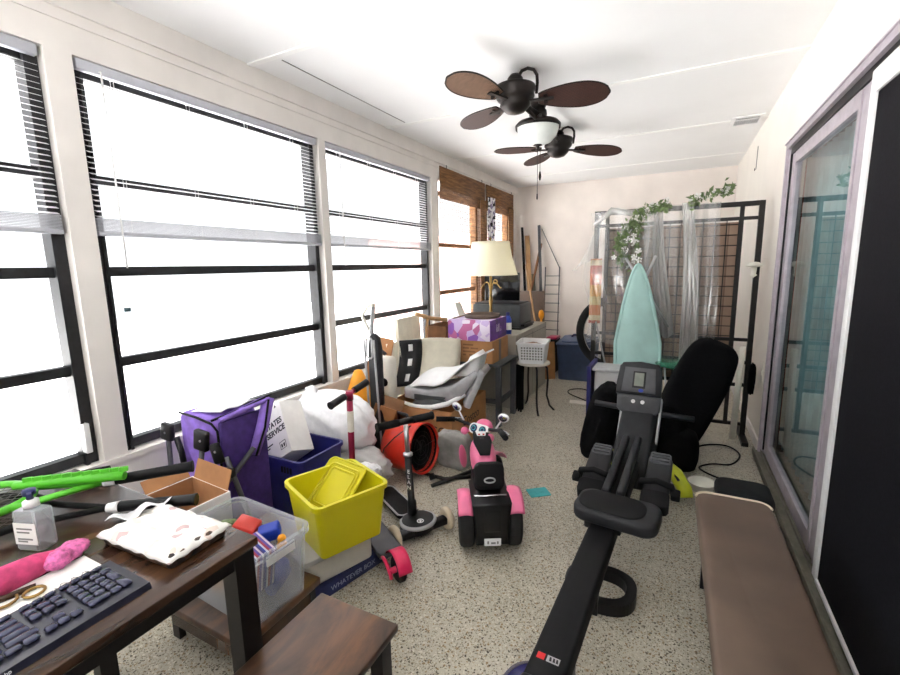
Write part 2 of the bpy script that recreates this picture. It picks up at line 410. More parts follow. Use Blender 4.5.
# trims: crown board, sill, seams
st(single('trim_1', None, None, M['trim'], lambda b: b.box((XL, YF, 2.485), (XL + .022, YB, ZC)).box((XL, YF, 2.44), (XL + .008, YB, 2.485))))
st(single('trim_2', None, None, M['batten'], lambda b: [b.box((XL, y - .02, ZC - .007), (XR, y + .02, ZC)) for y in (.6, 2.0, 3.4, 4.77, 6.17)]))
st(single('trim_3', None, None, M['trim'], lambda b: b.box((XL, YF, .5), (XL + .015, 6.75, .525))))
st(single('seam_shadow', None, None, M['inkg'], lambda b: b.box((-2.12, 2.05, ZC - .003), (-2.114, 3.36, ZC))))  # panel gap and the slim batten shadow drawn as a grey strip
st(single('baseboard_back', None, None, M['trim'], lambda b: b.box((XL, YB - .012, 0), (XR, YB, .08))))
st(single('baseboard_right', None, None, M['trim'], lambda b: b.box((XR - .012, 3.78, 0), (XR, YB, .08))))

# windows (black awning windows, then two brown ones)
WB = [.55, .965, 1.405, 1.82, 2.28]
def window(n, y0, y1, m, bars, x=XL - .09, w=.045, side=.04):
    o = thing(f'window_{n}', None, None, (x, (y0 + y1) / 2, .52)); o['kind'] = 'structure'
    def fr(b):
        b.box((x - .02, y0, .52), (x + .035, y0 + side, 2.32)); b.box((x - .02, y1 - side, .52), (x + .035, y1, 2.32))
        b.box((x - .0, y0 + side, .52), (x + .045, y0 + side + .012, 2.32)); b.box((x - .03, y1 - side - .014, .52), (x + .05, y1 - side, 2.32))
        for z in bars: b.box((x - .02, y0, z - w / 2), (x + .03, y1, z + w / 2))
    P1('window_frame', m, o, fr, True)
    P1('window_pane', M['glasspane'], o, lambda b: b.sheet(lambda u, v: (x, y0 + .02 + (y1 - y0 - .04) * u, .53 + 1.78 * v), 1, 1, 0, False), True)
    return o
w1 = window(1, -.55, 1.0, M['frameblk'], WB); w2 = window(2, 1.1, 2.56, M['frameblk'], WB); window(3, 2.63, 4.2, M['frameblk'], WB)
window(4, 4.34, 5.52, M['bwood'], [.56, 1.1, 1.64, 2.2], side=.08); window(5, 5.74, 6.72, M['bwood'], [.56, 1.1, 1.64, 2.2], side=.08)
P1('latch', M['white'], w1, lambda b: b.box((XL - .06, .945, .58), (XL - .02, .97, .72), bev=.004), True)
P1('latch', M['chrome'], w2, lambda b: b.cbox((XL - .045, 1.2, 1.22), (.02, .03, .02)), True)
for k, (x0, x1) in enumerate(((-2.2, -.95), (-.8, .5))):
    o = thing(f'window_{6 + k}', None, None, ((x0 + x1) / 2, YF - .05, .6)); o['kind'] = 'structure'
    P1('window_frame', M['frameblk'], o, lambda b: [b.box((x0, YF - .07, z - .02), (x1, YF - .03, z + .02)) for z in (.62, 1.2, 1.8, 2.4)] + [b.box((x - .02, YF - .07, .6), (x + .02, YF - .03, 2.42)) for x in (x0 + .02, x1 - .02)], True)
    P1('window_pane', M['glasspane'], o, lambda b: b.sheet(lambda u, v: (x0 + (x1 - x0) * u, YF - .05, .6 + 1.82 * v), 1, 1, 0, False), True)

# eaves that shade the windows from the high sky
st(single('roof_overhang', None, None, M['ceil'], lambda b: b.box((-3.6, YF - 1.3, 2.62), (XL - .12, YB + .6, 2.7)).box((XL - .12, YF - 1.3, 2.62), (XR + 1.4, YF - .1, 2.7))))
st(single('roof', None, None, M['ceil'], lambda b: b.box((XL - .12, YF - .1, 2.71), (1.9, YB + .2, 2.78))))
# outside: paved ground and a neighbour's brick wall past the brown windows
st(single('ground', None, None, M['concrete'], lambda b: b.box((-16, -12, -.3), (XL - .13, 16, -.2)).box((XL - .13, -12, -.3), (6, YF - .11, -.2))))
st(single('wall_neighbour', None, None, M['brick'], lambda b: b.prism([(0, 0), (3.6, 0), (3.6, 2.3), (0, 2.3)], 0, .2, frame_m((-7, 9.4, -.2), (1, 0, 0), (0, 0, 1)))))

# sliding door on the right
d = thing('door_1', None, None, (XR, 1.6, 0)); d['kind'] = 'structure'
def f(b):
    b.box((XR - .014, -.6, 2.11), (XR + .08, 3.75, 2.15)); b.box((XR - .022, -.6, 2.142), (XR, 3.76, 2.15))
    b.box((XR - .014, 3.725, 0), (XR + .08, 3.75, 2.15)); b.box((XR + .004, 3.69, .03), (XR + .06, 3.725, 2.1))
P1('door_frame', M['alu'], d, f, True)
P1('gap_shade', M['black'], d, lambda b: b.box((XR + .006, -.6, 2.07), (XR + .08, 3.69, 2.11)).box((XR + .005, 3.68, .06), (XR + .05, 3.69, 2.07)), True)  # black strips that draw the shade in the gap between frame and sash
P1('door_track', M['track'], d, lambda b: [b.box((x0, -.6, 0), (x1, 3.75, z)) for x0, x1, z in ((XR - .045, XR + .09, .025), (XR - .045, XR - .035, .05), (XR + .0, XR + .008, .045), (XR + .05, XR + .058, .045))], True)
def f(b):
    x = XR + .015
    b.box((x, 2.285, .04), (x + .035, 2.47, 2.07), bev=.004).box((x - .008, 2.30, .05), (x, 2.34, 2.06)).box((x - .006, 2.43, .05), (x, 2.46, 2.06)); b.box((x, 3.6, .04), (x + .035, 3.69, 2.07), bev=.004)
    b.box((x, 2.47, .04), (x + .035, 3.6, .12)); b.box((x, 2.47, 2.0), (x + .035, 3.6, 2.07))
P1('door_sash', M['alu'], d, f, True)
P1('door_glass', M['glassdoor'], d, lambda b: b.sheet(lambda u, v: (XR + .03, 2.46 + 1.15 * u, .11 + 1.9 * v), 1, 1, 0, False), True)
d2 = thing('door_2', None, None, (XR, .8, 0)); d2['kind'] = 'structure'
def f(b):
    x = XR - .012
    b.box((x, 2.205, .05), (x + .024, 2.255, 2.07), bev=.003); b.box((x, -.6, 1.985), (x + .024, 2.205, 2.07), bev=.003); b.box((x, -.6, .045), (x + .03, 2.205, .06))
P1('screen_frame', M['white'], d2, f, True)
P1('screen_panel', M['mesh'], d2, lambda b: b.box((XR - .002, -.6, .06), (XR + .006, 2.205, 1.985)), True)
# the dim room behind the glass
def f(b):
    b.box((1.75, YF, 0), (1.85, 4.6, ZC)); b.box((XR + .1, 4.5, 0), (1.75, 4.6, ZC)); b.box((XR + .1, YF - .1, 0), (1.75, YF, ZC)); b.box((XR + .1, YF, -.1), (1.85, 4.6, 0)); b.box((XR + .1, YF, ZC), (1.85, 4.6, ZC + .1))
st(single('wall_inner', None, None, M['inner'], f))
def wavy(x, y0, y1, z0, z1, amp, per):
    return lambda u, v: (x + amp * math.sin((y0 + (y1 - y0) * u) * 2 * PI / per), y0 + (y1 - y0) * u, z0 + (z1 - z0) * v)
single('door_curtain', 'pale teal curtain hanging behind the sliding glass door', 'curtain', M['curtain'], lambda b: b.sheet(wavy(.76, 2.45, 3.98, .03, 2.08, .016, .11), 110, 4, .003))
single('door_curtain', 'rust coloured curtain hanging behind the sliding glass door', 'curtain', M['curtr'], lambda b: b.sheet(wavy(.8, 4.0, 4.2, .03, 2.08, .016, .09), 30, 4, .003))

# blinds
def blind(y0, y1, label, wand=None):
    x = XL - .028
    o = thing('venetian_blind', label, 'blind', (x, (y0 + y1) / 2, 1.57), group='white blinds on the left windows')
    P1('headrail', M['rail'], o, lambda b: b.box((x - .014, y0, 2.275), (x + .02, y1, 2.318), bev=.003), True)
    def f(b):
        z = 1.655
        while z < 2.265:
            b.cbox((x, (y0 + y1) / 2, z), (.025, y1 - y0 - .01, .0014), (0, R(20), 0)); z += .0235
    P1('slats', M['blind'], o, f, True)
    P1('bottom_rail', M['rail'], o, lambda b: [b.box((x - .013, y0 + .002, 1.59 + k * .006), (x + .013, y1 - .002, 1.593 + k * .006)) for k in range(10)] + [b.box((x - .014, y0, 1.568), (x + .014, y1, 1.588), bev=.003)], True)
    n = 4
    for k in range(n): P1('ladder_cord', M['white'], o, lambda b: [b.cyl((x + dx, y0 + (y1 - y0) * (k + .4) / n, 1.58), (x + dx, y0 + (y1 - y0) * (k + .4) / n, 2.28), .0009, n=5) for dx in (-.013, .013)] + [b.cbox((x, y0 + (y1 - y0) * (k + .4) / n, 2.275), (.03, .004, .006))], True)
    if wand: P1('tilt_wand', M['bottle'] if False else M['white'], o, lambda b: b.cyl((x + .035, wand, 2.27), (x + .03, wand + .005, 1.42), .004, n=8).tube([(x + .015, wand, 2.285), (x + .035, wand, 2.285), (x + .035, wand, 2.27)], .003, 6), True)
blind(-.5, .985, 'white slatted blind over the window beside the desk, nearest the camera')
blind(1.115, 2.55, 'white slatted blind with a long tilt wand, over the window above the purple wagon', 1.2)
blind(2.64, 4.19, 'white slatted blind over the window beside the bamboo shades', 2.78)

# bamboo shades
def shade(y0, y1, label):
    x = XL + .02
    o = thing('bamboo_blind', label, 'blind', (x, (y0 + y1) / 2, 1.0))
    def f(b):
        z = 2.245
        while z < 2.46: b.cyl((x, y0, z), (x, y1, z), .0055, n=6); z += .0105
        z = 2.13
        while z < 2.25: b.cyl((x - .012, y0 + .01, z), (x - .012, y1 - .01, z), .005, n=6); z += .0105
    P1('valance', M['bwood'], o, f, True)
    def f(b):
        k = 0
        while y0 + .02 + k * .05 < y1: b.cyl((x - .01, y0 + .02 + k * .05, .75), (x - .01, y0 + .02 + k * .05, 2.3), .0024, n=4); k += 1
        z = .76
        r = random.Random(int(y0 * 100))
        while z < 2.12:
            b.cyl((x - .011, y0 + .01, z), (x - .011, y1 - .01, z + r.uniform(-.006, .006)), .002, n=4); z += r.uniform(.02, .05)
    P1('matchstick_weave', M['bwood'], o, f, True)
    P1('cord_hooks', M['iron'], o, lambda b: [b.tube([(x, y, 2.45), (x + .008, y, 2.475), (x, y, 2.49)], .004, 6) for y in (y0 + .15, y1 - .1)], True)
    return o
shade(4.36, 5.6, 'brown bamboo roll shade with its valance, nearer the white blinds')
shade(5.66, 6.74, 'brown bamboo roll shade nearest the back corner of the room')
single('curtain_strip', 'narrow black and white spotted curtain strip between the two bamboo shades', 'curtain', M['leopard'], lambda b: b.sheet(wavy(XL + .05, 5.66, 5.92, .9, 2.3, .012, .09), 26, 6, .002))
for y0, y1, lab in ((5.42, 5.64, 'brown bamboo side drape between the two brown windows'), (6.5, 6.72, 'brown bamboo side drape beside the back wall corner')):
    single('bamboo_drape', lab, 'drape', M['bwood'], lambda b: b.sheet(wavy(XL + .035, y0, y1, .7, 2.24, .008, .06), 30, 2, .003))

# ceiling vent
v = thing('ceiling_vent', 'small white ceiling air vent near the right wall', 'vent', (.45, 4.8, ZC))
P1('vent_frame', M['white'], v, lambda b: [b.box(a, c) for a, c in (((.33, 4.66, 2.588), (.57, 4.69, 2.6)), ((.33, 4.91, 2.588), (.57, 4.94, 2.6)), ((.33, 4.69, 2.588), (.36, 4.91, 2.6)), ((.54, 4.69, 2.588), (.57, 4.91, 2.6)))], True)
P1('vent_back', M['blackm'], v, lambda b: b.box((.36, 4.69, 2.597), (.54, 4.91, 2.6)), True)
P1('vent_louvres', M['white'], v, lambda b: [b.cbox((.45, 4.71 + k * .03, 2.592), (.18, .016, .002), (R(30), 0, 0)) for k in range(7)], True)
single('light_switch', 'small white switch plate on the right wall by the sliding door', 'switch', M['offwhite'], lambda b: b.box((XR - .008, 3.86, .5), (XR, 3.9, .66), bev=.002).box((XR - .014, 3.872, .56), (XR - .008, 3.888, .6)))
single('wall_hook', 'thin grey wire hanging from the top of the right wall', 'hook', M['inkg'], lambda b: b.tube([(XR - .004, 5.2, 2.45), (XR - .006, 5.2, 2.25), (XR - .02, 5.18, 2.23), (XR - .02, 5.16, 2.25)], .003, 6))
#@@1
# ------------------------------------------------------------------ twin ceiling fan
fan = thing('twin_ceiling_fan', 'dark bronze twin-motor ceiling fan with woven brown blades and a white bowl light', 'ceiling fan', (-1.0, 3.45, 2.6))
cx, cy = -1.0, 3.45
P1('canopy', M['bronze'], fan, lambda b: b.lathe([(0, 2.6), (.062, 2.6), (.066, 2.575), (.05, 2.545), (.062, 2.53), (.066, 2.5), (.056, 2.478), (.09, 2.462), (.15, 2.45), (.168, 2.43), (.166, 2.405), (.158, 2.43), (.1, 2.44), (0, 2.44)], (cx, cy, 0), 40), True)
bowl = P1('light_bowl', M['frost'], fan, lambda b: b.lathe([(.155, 2.43), (.152, 2.395), (.135, 2.35), (.1, 2.312), (.05, 2.292), (0, 2.288)], (cx, cy, 0), 40), True)
P1('finial', M['bronze'], bowl, lambda b: b.lathe([(0, 2.295), (.034, 2.293), (.03, 2.284), (.012, 2.278), (.014, 2.265), (0, 2.26)], (cx, cy, 0), 16), True)
P1('pull_chain', M['bronze'], fan, lambda b: b.cyl((cx, cy, 2.265), (cx, cy, 1.93), .0022, n=6).cyl((cx + .02, cy, 2.268), (cx + .02, cy, 2.07), .002, n=6).lathe([(0, 2.1), (.006, 2.095), (.011, 2.06), (.006, 2.035), (0, 2.03)], (cx + .02, cy, 0), 10).lathe([(0, 1.94), (.005, 1.935), (.006, 1.9), (0, 1.89)], (cx, cy, 0), 8), True)
P1('cross_arm', M['bronze'], fan, lambda b: b.tube([(cx, cy - .45, 2.47), (cx, cy - .2, 2.49), (cx, cy, 2.51), (cx, cy + .2, 2.49), (cx, cy + .6, 2.47)], .017, 10).tube([(cx + .03, cy - .42, 2.43), (cx + .03, cy - .15, 2.43), (cx + .03, cy - .02, 2.5)], .012, 8), True)
def blade(b, h, ang, pitch, L0=.15, L1=.57, w=.088, dz=0.0):
    pts = []; n = 22
    prof = lambda t: w * (math.sqrt(max(0, 1 - ((t - .6) / .4) ** 2)) if t > .6 else .42 + .58 * math.sin(PI / 2 * t / .6) ** .9)
    up = []; dn = []
    for k in range(n + 1):
        t = k / n; up.append((L0 + (L1 - L0) * t, max(prof(t), .004))); 
    poly = up + [(x, -y) for x, y in reversed(up)]
    m = Matrix.Translation(V(h)) @ Matrix.Rotation(R(ang), 4, 'Z') @ Matrix.Rotation(R(dz), 4, 'Y') @ Matrix.Rotation(R(pitch), 4, 'X')
    b.mi = 0; b.prism(poly, -.003, .003, m)
    b.mi = 1; e = [(x, y, 0) for x, y in poly]
    b.tube([m @ V(p) for p in e], .005, 6, closed=True)
    b.mi = 2; b.bar(m @ V((.09, 0, -.012)), m @ V((L0 + .09, 0, -.008)), .035, .01)
    b.cyl(m @ V((L0 + .04, .02, -.006)), m @ V((L0 + .04, .02, -.014)), .014, n=10); b.cyl(m @ V((L0 + .04, -.02, -.006)), m @ V((L0 + .04, -.02, -.014)), .014, n=10)
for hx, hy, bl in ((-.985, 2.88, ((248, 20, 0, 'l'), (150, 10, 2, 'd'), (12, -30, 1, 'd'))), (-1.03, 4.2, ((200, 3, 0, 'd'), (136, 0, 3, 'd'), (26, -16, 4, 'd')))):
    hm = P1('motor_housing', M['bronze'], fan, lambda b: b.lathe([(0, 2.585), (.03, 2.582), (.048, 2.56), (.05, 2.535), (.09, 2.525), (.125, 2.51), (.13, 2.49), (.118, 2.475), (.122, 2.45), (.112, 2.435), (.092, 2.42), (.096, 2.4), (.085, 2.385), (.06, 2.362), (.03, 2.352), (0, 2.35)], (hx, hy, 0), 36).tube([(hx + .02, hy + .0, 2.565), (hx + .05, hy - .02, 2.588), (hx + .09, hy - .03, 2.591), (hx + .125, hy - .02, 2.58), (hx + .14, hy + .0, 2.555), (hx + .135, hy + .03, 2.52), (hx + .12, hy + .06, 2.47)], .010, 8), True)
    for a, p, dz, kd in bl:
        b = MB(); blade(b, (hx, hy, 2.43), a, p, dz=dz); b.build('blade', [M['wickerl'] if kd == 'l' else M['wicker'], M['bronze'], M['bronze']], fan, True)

# ------------------------------------------------------------------ desk corner
desk = thing('desk', 'dark walnut desk with black square legs holding the keyboard', 'desk', (-1.3, .1, 0))
P1('desktop', M['dwood'], desk, lambda b: b.box((-1.78, -.75, .728), (-.89, .67, .75), bev=.003), True)
for x, y in ((-.925, .635), (-1.7, .635), (-.925, -.68), (-1.7, -.68)):
    P1('leg', M['black'], desk, lambda b: b.box((x - .026, y - .026, 0), (x + .026, y + .026, .728)), True)
P1('apron', M['black'], desk, lambda b: [b.box(*q) for q in (((-.945, -.65, .69), (-.905, .609, .728)), ((-1.73, -.68, .69), (-1.67, .64, .728)), ((-1.67, .615, .69), (-.951, .655, .728)), ((-1.67, -.71, .69), (-.97, -.65, .728)))], True)
sb = thing('bench_seat', 'brown wood-topped bench with black legs, tucked beside the desk', 'bench', (-.76, .4, 0))
P1('bench_top', M['rwood'], sb, lambda b: b.box((-.893, -.15, .428), (-.62, .868, .45), bev=.004), True)
for x, y in ((-.655, .83), (-.866, .83), (-.655, -.11), (-.866, -.11)):
    P1('leg', M['black'], sb, lambda b: b.box((x - .02, y - .02, 0), (x + .02, y + .02, .41)), True)
P1('apron', M['black'], sb, lambda b: [b.box(*q) for q in (((-.675, -.11, .408), (-.635, .83, .428)), ((-.886, -.11, .408), (-.85, .83, .428)), ((-.85, .81, .408), (-.675, .85, .428)), ((-.85, -.13, .408), (-.675, -.09, .428)))], True)
lb = thing('low_bench', 'low brown wooden platform on the floor under the clear toy bin', 'platform', (-1.5, 1.05, 0))
P1('bench_top', M['rwood'], lb, lambda b: b.box((-1.68, .83, .125), (-1.235, 1.2, .155), bev=.004), True)
P1('apron', M['dwood'], lb, lambda b: [b.box(*q) for q in (((-1.66, .845, .06), (-1.255, .865, .125)), ((-1.275, .865, .06), (-1.255, 1.18, .125)), ((-1.66, 1.16, .06), (-1.275, 1.18, .125)))], True)
for x, y in ((-1.27, .86), (-1.65, .86), (-1.27, 1.17), (-1.65, 1.17)):
    P1('leg', M['black'], lb, lambda b: b.box((x - .02, y - .012, 0), (x + .02, y + .012, .125)), True)

# keyboard: long side along the desk edge
kb = thing('keyboard', 'black computer keyboard at the edge of the walnut desk', 'keyboard', (-1.012, .222, .75))
kb.rotation_euler = (0, 0, R(1))
# local: x across (depth .15), y along
def f(b):
    b.prism([(-.075, .018), (.07, .012), (.076, .0), (-.075, 0)], -.225, .225, frame_m((0, 0, .0), (1, 0, 0), (0, 0, 1)))
P1('case', M['kbody'], kb, f)
def f(b):
    def key(y, x, wy=.0175, wx=.0165):
        z = .0150 - (x + .0) * .041
        b.cbox((x, y, z + .004), (wx, wy, .007), (0, R(2.4), 0), bev=.0025, seg=1)
    rows = [-.040, -.020, -.001, .018, .037]
    for k in range(4): key(.130 + k * .0195 + .005, -.0625 + .0, .0165, .011)
    # numeric pad at the far end
    for i, x in enumerate(rows[:]):
        for j in range(3):
            if i == 4 and j == 1: continue
            if i == 4 and j == 0: key(.1497, x, .037)
            elif i == 4: key(.179, x)
            else: key(.140 + j * .0195, x)
    key(.1985, rows[0]); key(.1985, rows[1] + .0095, .0175, .036); key(.1985, rows[3] + .0095, .0175, .036)
    for j in range(3):
        key(.073 + j * .0195, rows[0]); key(.073 + j * .0195, rows[1]); key(.073 + j * .0195, rows[4]); key(.073 + j * .0195, -.0625, .0165, .011)
    key(.0925, rows[3])
    for j in range(12): key(.045 - j * .0205, -.0625, .0165, .011)
    for i, (x, off) in enumerate(zip(rows, (0, .006, .011, .02, .0))):
        if i < 4:
            key(.035 + off * .2, x, .036 - off * .0 if i != 3 else .045)
            for j in range(12): key(.007 - off * .0 - j * .0192 - (.004 if i == 3 else 0), x)
        else:
            for y, w in ((.045, .022), (.021, .022), (-.003, .022), (-.027, .022), (-.095, .11), (-.165, .022), (-.19, .022), (-.212, .02)): key(y, x, w)
P1('keys', M['key'], kb, f)
P1('indicator_lights', M['white'], kb, lambda b: [b.cbox((.0275, .073 + j * .0195, .0165), (.003, .008, .002)) for j in range(3)])
lettering('hp', .009, M['inkw'], kb, (.0735, .0, .0075), (0, 1, 0), (-.3, 0, 1), 'badge')

# things lying on the desk
btb = None
bt = thing('pump_bottle', 'clear pump bottle with a white label on the desk beside the rackets', 'bottle', (-1.345, .412, .75), 20)
btb = P1('bottle_body', M['bottle'], bt, lambda b: b.prism(rrect(.074, .045, .014), 0, .098, Matrix(), .006).lathe([(.016, .098), (.014, .104), (.0, .105)]))
P1('label_sticker', M['paper'], btb, lambda b: b.box((-.03, -.0232, .018), (.03, -.0226, .072)))
P1('printed_marks', M['inkg'], btb, lambda b: [b.box((-.022, -.0236, z), (w, -.0226, z + .004)) for z, w in ((.056, .02), (.047, .012), (.03, .018), (.024, .004))])
P1('collar', M['white'], bt, lambda b: b.lathe([(0, .104), (.016, .104), (.0155, .118), (.008, .122), (0, .122)]))
P1('pump_head', M['navybox'], bt, lambda b: b.lathe([(0, .12), (.007, .12), (.007, .132), (.013, .134), (.013, .146), (0, .147)], n=16).bar((0, 0, .141), (.02, -.016, .139), .008, .007))
P1('dip_tube', M['white'], bt, lambda b: b.cyl((0, 0, .006), (0, 0, .104), .0025, n=8))
pk = thing('snack_package', 'clear wrapped flat package with dark contents on the far corner of the desk', 'package', (-1.085, .562, .75), 3); pk.scale = (1.1, 1.1, 1.1)
P1('contents', M['chips'], pk, lambda b: b.box((-.115, -.066, .0), (.115, .066, .03), bev=.008))
def f(b):
    def fn(u, v):
        x = -.122 + .244 * u; y = -.073 + .146 * v; e = min(1, 9 * min(u, 1 - u, v, 1 - v))
        return (x, y, .021 + .014 * e ** .6 + .003 * math.sin(31 * u + 9 * v) * math.sin(22 * v - 7 * u))
    b.sheet(fn, 40, 26, .001)
P1('wrapper', M['pkgprint'], pk, f)
P1('torn_flap', M['bagw'], pk, lambda b: b.sheet(lambda u, v: (-.19 + .1 * u, -.02 + .1 * v, .012 + .03 * u + .008 * math.sin(9 * v + 4 * u)), 10, 10, .001))
pc = thing('folded_cloth', 'pink folded cloth lying on the desk beside the keyboard', 'cloth', (-1.2, .3, .75), 0)
P1('cloth_roll', M['pinkcloth'], pc, lambda b: b.tube([(-.01, -.2, .02), (-.012, -.12, .023), (-.01, -.03, .025), (-.014, .06, .022), (-.02, .11, .016)], [.024, .03, .032, .026, .014], 14))
P1('lace_edge', M['lace'], pc, lambda b: b.ell((-.015, .125, .018), (.028, .036, .018), (0, 0, .4), 26, 16, noise=.12, seed=4).ell((.005, .095, .022), (.022, .03, .02), (0, 0, .4), 26, 16, noise=.12, seed=9))
nt = thing('note_sheet', 'printed white sheet in a clear sleeve with rings and ribbons beside the keyboard', 'paper', (-1.14, .28, .75), 0)
P1('sheet', M['paper'], nt, lambda b: b.box((-.055, -.22, .0), (.055, .16, .002)))
P1('jewellery', M['gold'], nt, lambda b: [b.tube([(.0 + r * math.cos(a * .5) + dx, y + r * math.sin(a * .5), .007) for a in range(13)], .003, 6, closed=True) for y, r, dx in ((.05, .017, .0), (.01, .02, -.02), (-.05, .018, .005), (-.1, .014, -.01))])
P1('ribbon', M['dwood'], nt, lambda b: b.tube([(-.03, -.15, .006), (-.02, -.07, .009), (-.035, 0, .008), (-.02, .06, .006)], .007, 8))
P1('script_line', M['inkg'], nt, lambda b: b.tube([(.02 + .006 * math.sin(k * 1.3), .075 + .004 * k, .003) for k in range(16)], .0008, 5))
single('stylus', 'thin dark stylus lying along the keyboard', 'pen', M['grey'], lambda b: b.cyl((-1.083, -.1, .7565), (-1.105, .41, .7565), .004, n=8))
# rackets
def racket(label, grip_end, throat, headc, ang, gm, fm, z, tilt=0):
    gx, gy = grip_end; tx, ty = throat
    o = thing('tennis_racket', label, 'racket', (tx, ty, .75), group='rackets on the desk')
    d = (V((tx, ty, z)) - V((gx, gy, z + tilt))).normalized()
    P1('grip', gm, o, lambda b: b.tube([V((gx, gy, z + tilt)), V((gx, gy, z + tilt)) + d * .012, V((tx, ty, z))], [.017, .0155, .0145], 10), True)
    P1('collar', M['white'], o, lambda b: b.tube([V((tx, ty, z)), V((tx, ty, z)) + d * .03], [.0155, .012], 10), True)
    hc = V((tx, ty, z)) + d * .36; hc.z = max(hc.z, .764); side = V((-d.y, d.x, 0)).normalized(); dd = V((d.x, d.y, 0)).normalized()
    pts = [hc + dd * .165 * math.cos(k * PI / 18) + side * .125 * math.sin(k * PI / 18) for k in range(36)]
    P1('head_frame', fm, o, lambda b: b.tube(pts, .011, 8, closed=True).tube([V((tx, ty, z)) + d * .03, hc - dd * .15 + side * .06], .009, 8).tube([V((tx, ty, z)) + d * .03, hc - dd * .15 - side * .06], .009, 8), True)
    def st_(b):
        for k in range(-8, 9):
            a = k / 9.0; w = .125 * math.sqrt(1 - a * a); b.cyl(hc + dd * .165 * a - side * w, hc + dd * .165 * a + side * w, .0008, n=4)
        for k in range(-6, 7):
            a = k / 7.0; w = .165 * math.sqrt(1 - a * a); b.cyl(hc + side * .125 * a - dd * w, hc + side * .125 * a + dd * w, .0008, n=4)
    P1('strings', M['inkg'], o, st_, True)
    return o
racket('green framed racket with a plain black grip resting on the open carton', (-1.27, .76), (-1.4, .615), None, 0, M['blackm'], M['green'], .815, .005)
racket('black framed racket with a white-edged black grip beside the wrapped package', (-1.155, .69), (-1.31, .575), None, 0, M['black'], M['blackm'], .775)
def f(b):
    b.tube([(-1.36, .62, .835), (-1.42, .58, .835), (-1.5, .51, .838), (-1.56, .45, .838)], [.012, .016, .014, .01], 10)
    for k in range(11):
        t = k / 10; b.cbox((-1.365 - .17 * t, .622 - .15 * t, .852), (.008, .02, .012), (0, 0, R(-40)))
single('ridged_strip', 'bright green ridged plastic strip lying across the rackets', 'strip', M['green'], f)
ub = thing('umbrella', 'black handled folded umbrella near the window behind the rackets', 'umbrella', (-1.66, .62, .75))
P1('handle', M['blackm'], ub, lambda b: b.tube([(-1.62, .70, .765), (-1.70, .585, .765)], .013, 10), True)
P1('shaft', M['silver'], ub, lambda b: b.cyl((-1.70, .585, .765), (-1.73, .54, .765), .006, n=8), True)
P1('canopy_fabric', M['bagw'], ub, lambda b: b.tube([(-1.725, .55, .765), (-1.745, .48, .772), (-1.75, .3, .77)], [.01, .022, .018], 12), True)
# ------------------------------------------------------------------ bins and boxes on the floor, left
def tub(b, w, d, h, taper=.9, wall=.006, lip=.014, r=.035, n=6):
    rings = []
    def ring(sx, sy, z, rr): return [(x, y, z) for x, y in rrect(sx, sy, rr, n)]
    L = [ring(w * taper - .0, d * taper, 0, r * .8), ring(w, d, h - .02, r), ring(w + lip * 2, d + lip * 2, h - .02, r + lip), ring(w + lip * 2, d + lip * 2, h, r + lip), ring(w - wall, d - wall, h, r), ring(w * taper - wall * 2, d * taper - wall * 2, wall, r * .8)]
    vs = []; fs = []; N = len(L[0])
    for k, rg in enumerate(L):
        vs += rg
        if k:
            for i in range(N): fs.append(((k - 1) * N + i, (k - 1) * N + (i + 1) % N, k * N + (i + 1) % N, k * N + i))
    fs.append(tuple(range(N))[::-1]); fs.append(tuple(range((len(L) - 1) * N, len(L) * N)))
    b.raw(vs, fs, False)
def openbox(b, x0, y0, z0, x1, y1, z1, t=.006):
    b.box((x0, y0, z0), (x1, y1, z0 + t)); b.box((x0, y0, z0 + t), (x0 + t, y1, z1)); b.box((x1 - t, y0, z0 + t), (x1, y1, z1)); b.box((x0 + t, y0, z0 + t), (x1 - t, y0 + t, z1)); b.box((x0 + t, y1 - t, z0 + t), (x1 - t, y1, z1))
tb = thing('storage_bin', 'clear open plastic bin full of toys and books on the low wooden platform', 'bin', (-1.445, 1.02, .156), -3)
P1('bin_body', M['clearp'], tb, lambda b: tub(b, .44, .27, .27, .9))
P1('label_tag', M['white'], tb, lambda b: b.box((.219, -.06, .215), (.226, .06, .25)))
def toy(name, label, m, fn, loc, rz, cat='toy'):
    b = MB(); fn(b); o = b.build(name, m); o.location = loc; o.rotation_euler = (0, 0, R(rz)); return tag(o, label, cat)
toy('toy_block', 'orange-red toy block on top of the clear toy bin', M['red'], lambda b: b.cbox((0, 0, 0), (.09, .07, .05), (.2, .3, .2), bev=.008), (-1.46, 1.055, .40), 10)
toy('toy_block', 'blue plastic toy block in the clear bin next to the red one', M['blue'], lambda b: b.cbox((0, 0, 0), (.08, .06, .05), (.1, -.2, .4), bev=.008), (-1.37, 1.085, .385), 20)
toy('toy_frog', 'green toy at the desk side of the clear bin', M['dgreen'], lambda b: b.ell((0, 0, 0), (.04, .035, .028), noise=.06).ell((.025, .01, .022), (.018, .016, .014)), (-1.545, 1.03, .39), 0)
bkg = thing('picture_book', 'striped stack of thin books standing in the clear bin', 'book', (-1.335, .985, .30), -8)
P1('covers', M['books'], bkg, lambda b: b.cbox((0, 0, .03), (.12, .085, .16), (0, R(12), 0), bev=.003))
toy('toy_truck', 'big blue toy lying at the bottom of the clear bin', M['blue'], lambda b: b.cbox((0, 0, 0), (.15, .10, .09), (.1, .1, 0), bev=.02).cyl((-.045, -.06, -.03), (-.045, .06, -.03), .022).cyl((.045, -.06, -.03), (.045, .06, -.03), .022), (-1.36, 1.05, .24), 20)
toy('toy_ball', 'orange toy ball at the bottom of the clear bin', M['orange'], lambda b: b.ell((0, 0, 0), (.05, .05, .05)), (-1.5, .97, .215), 0)
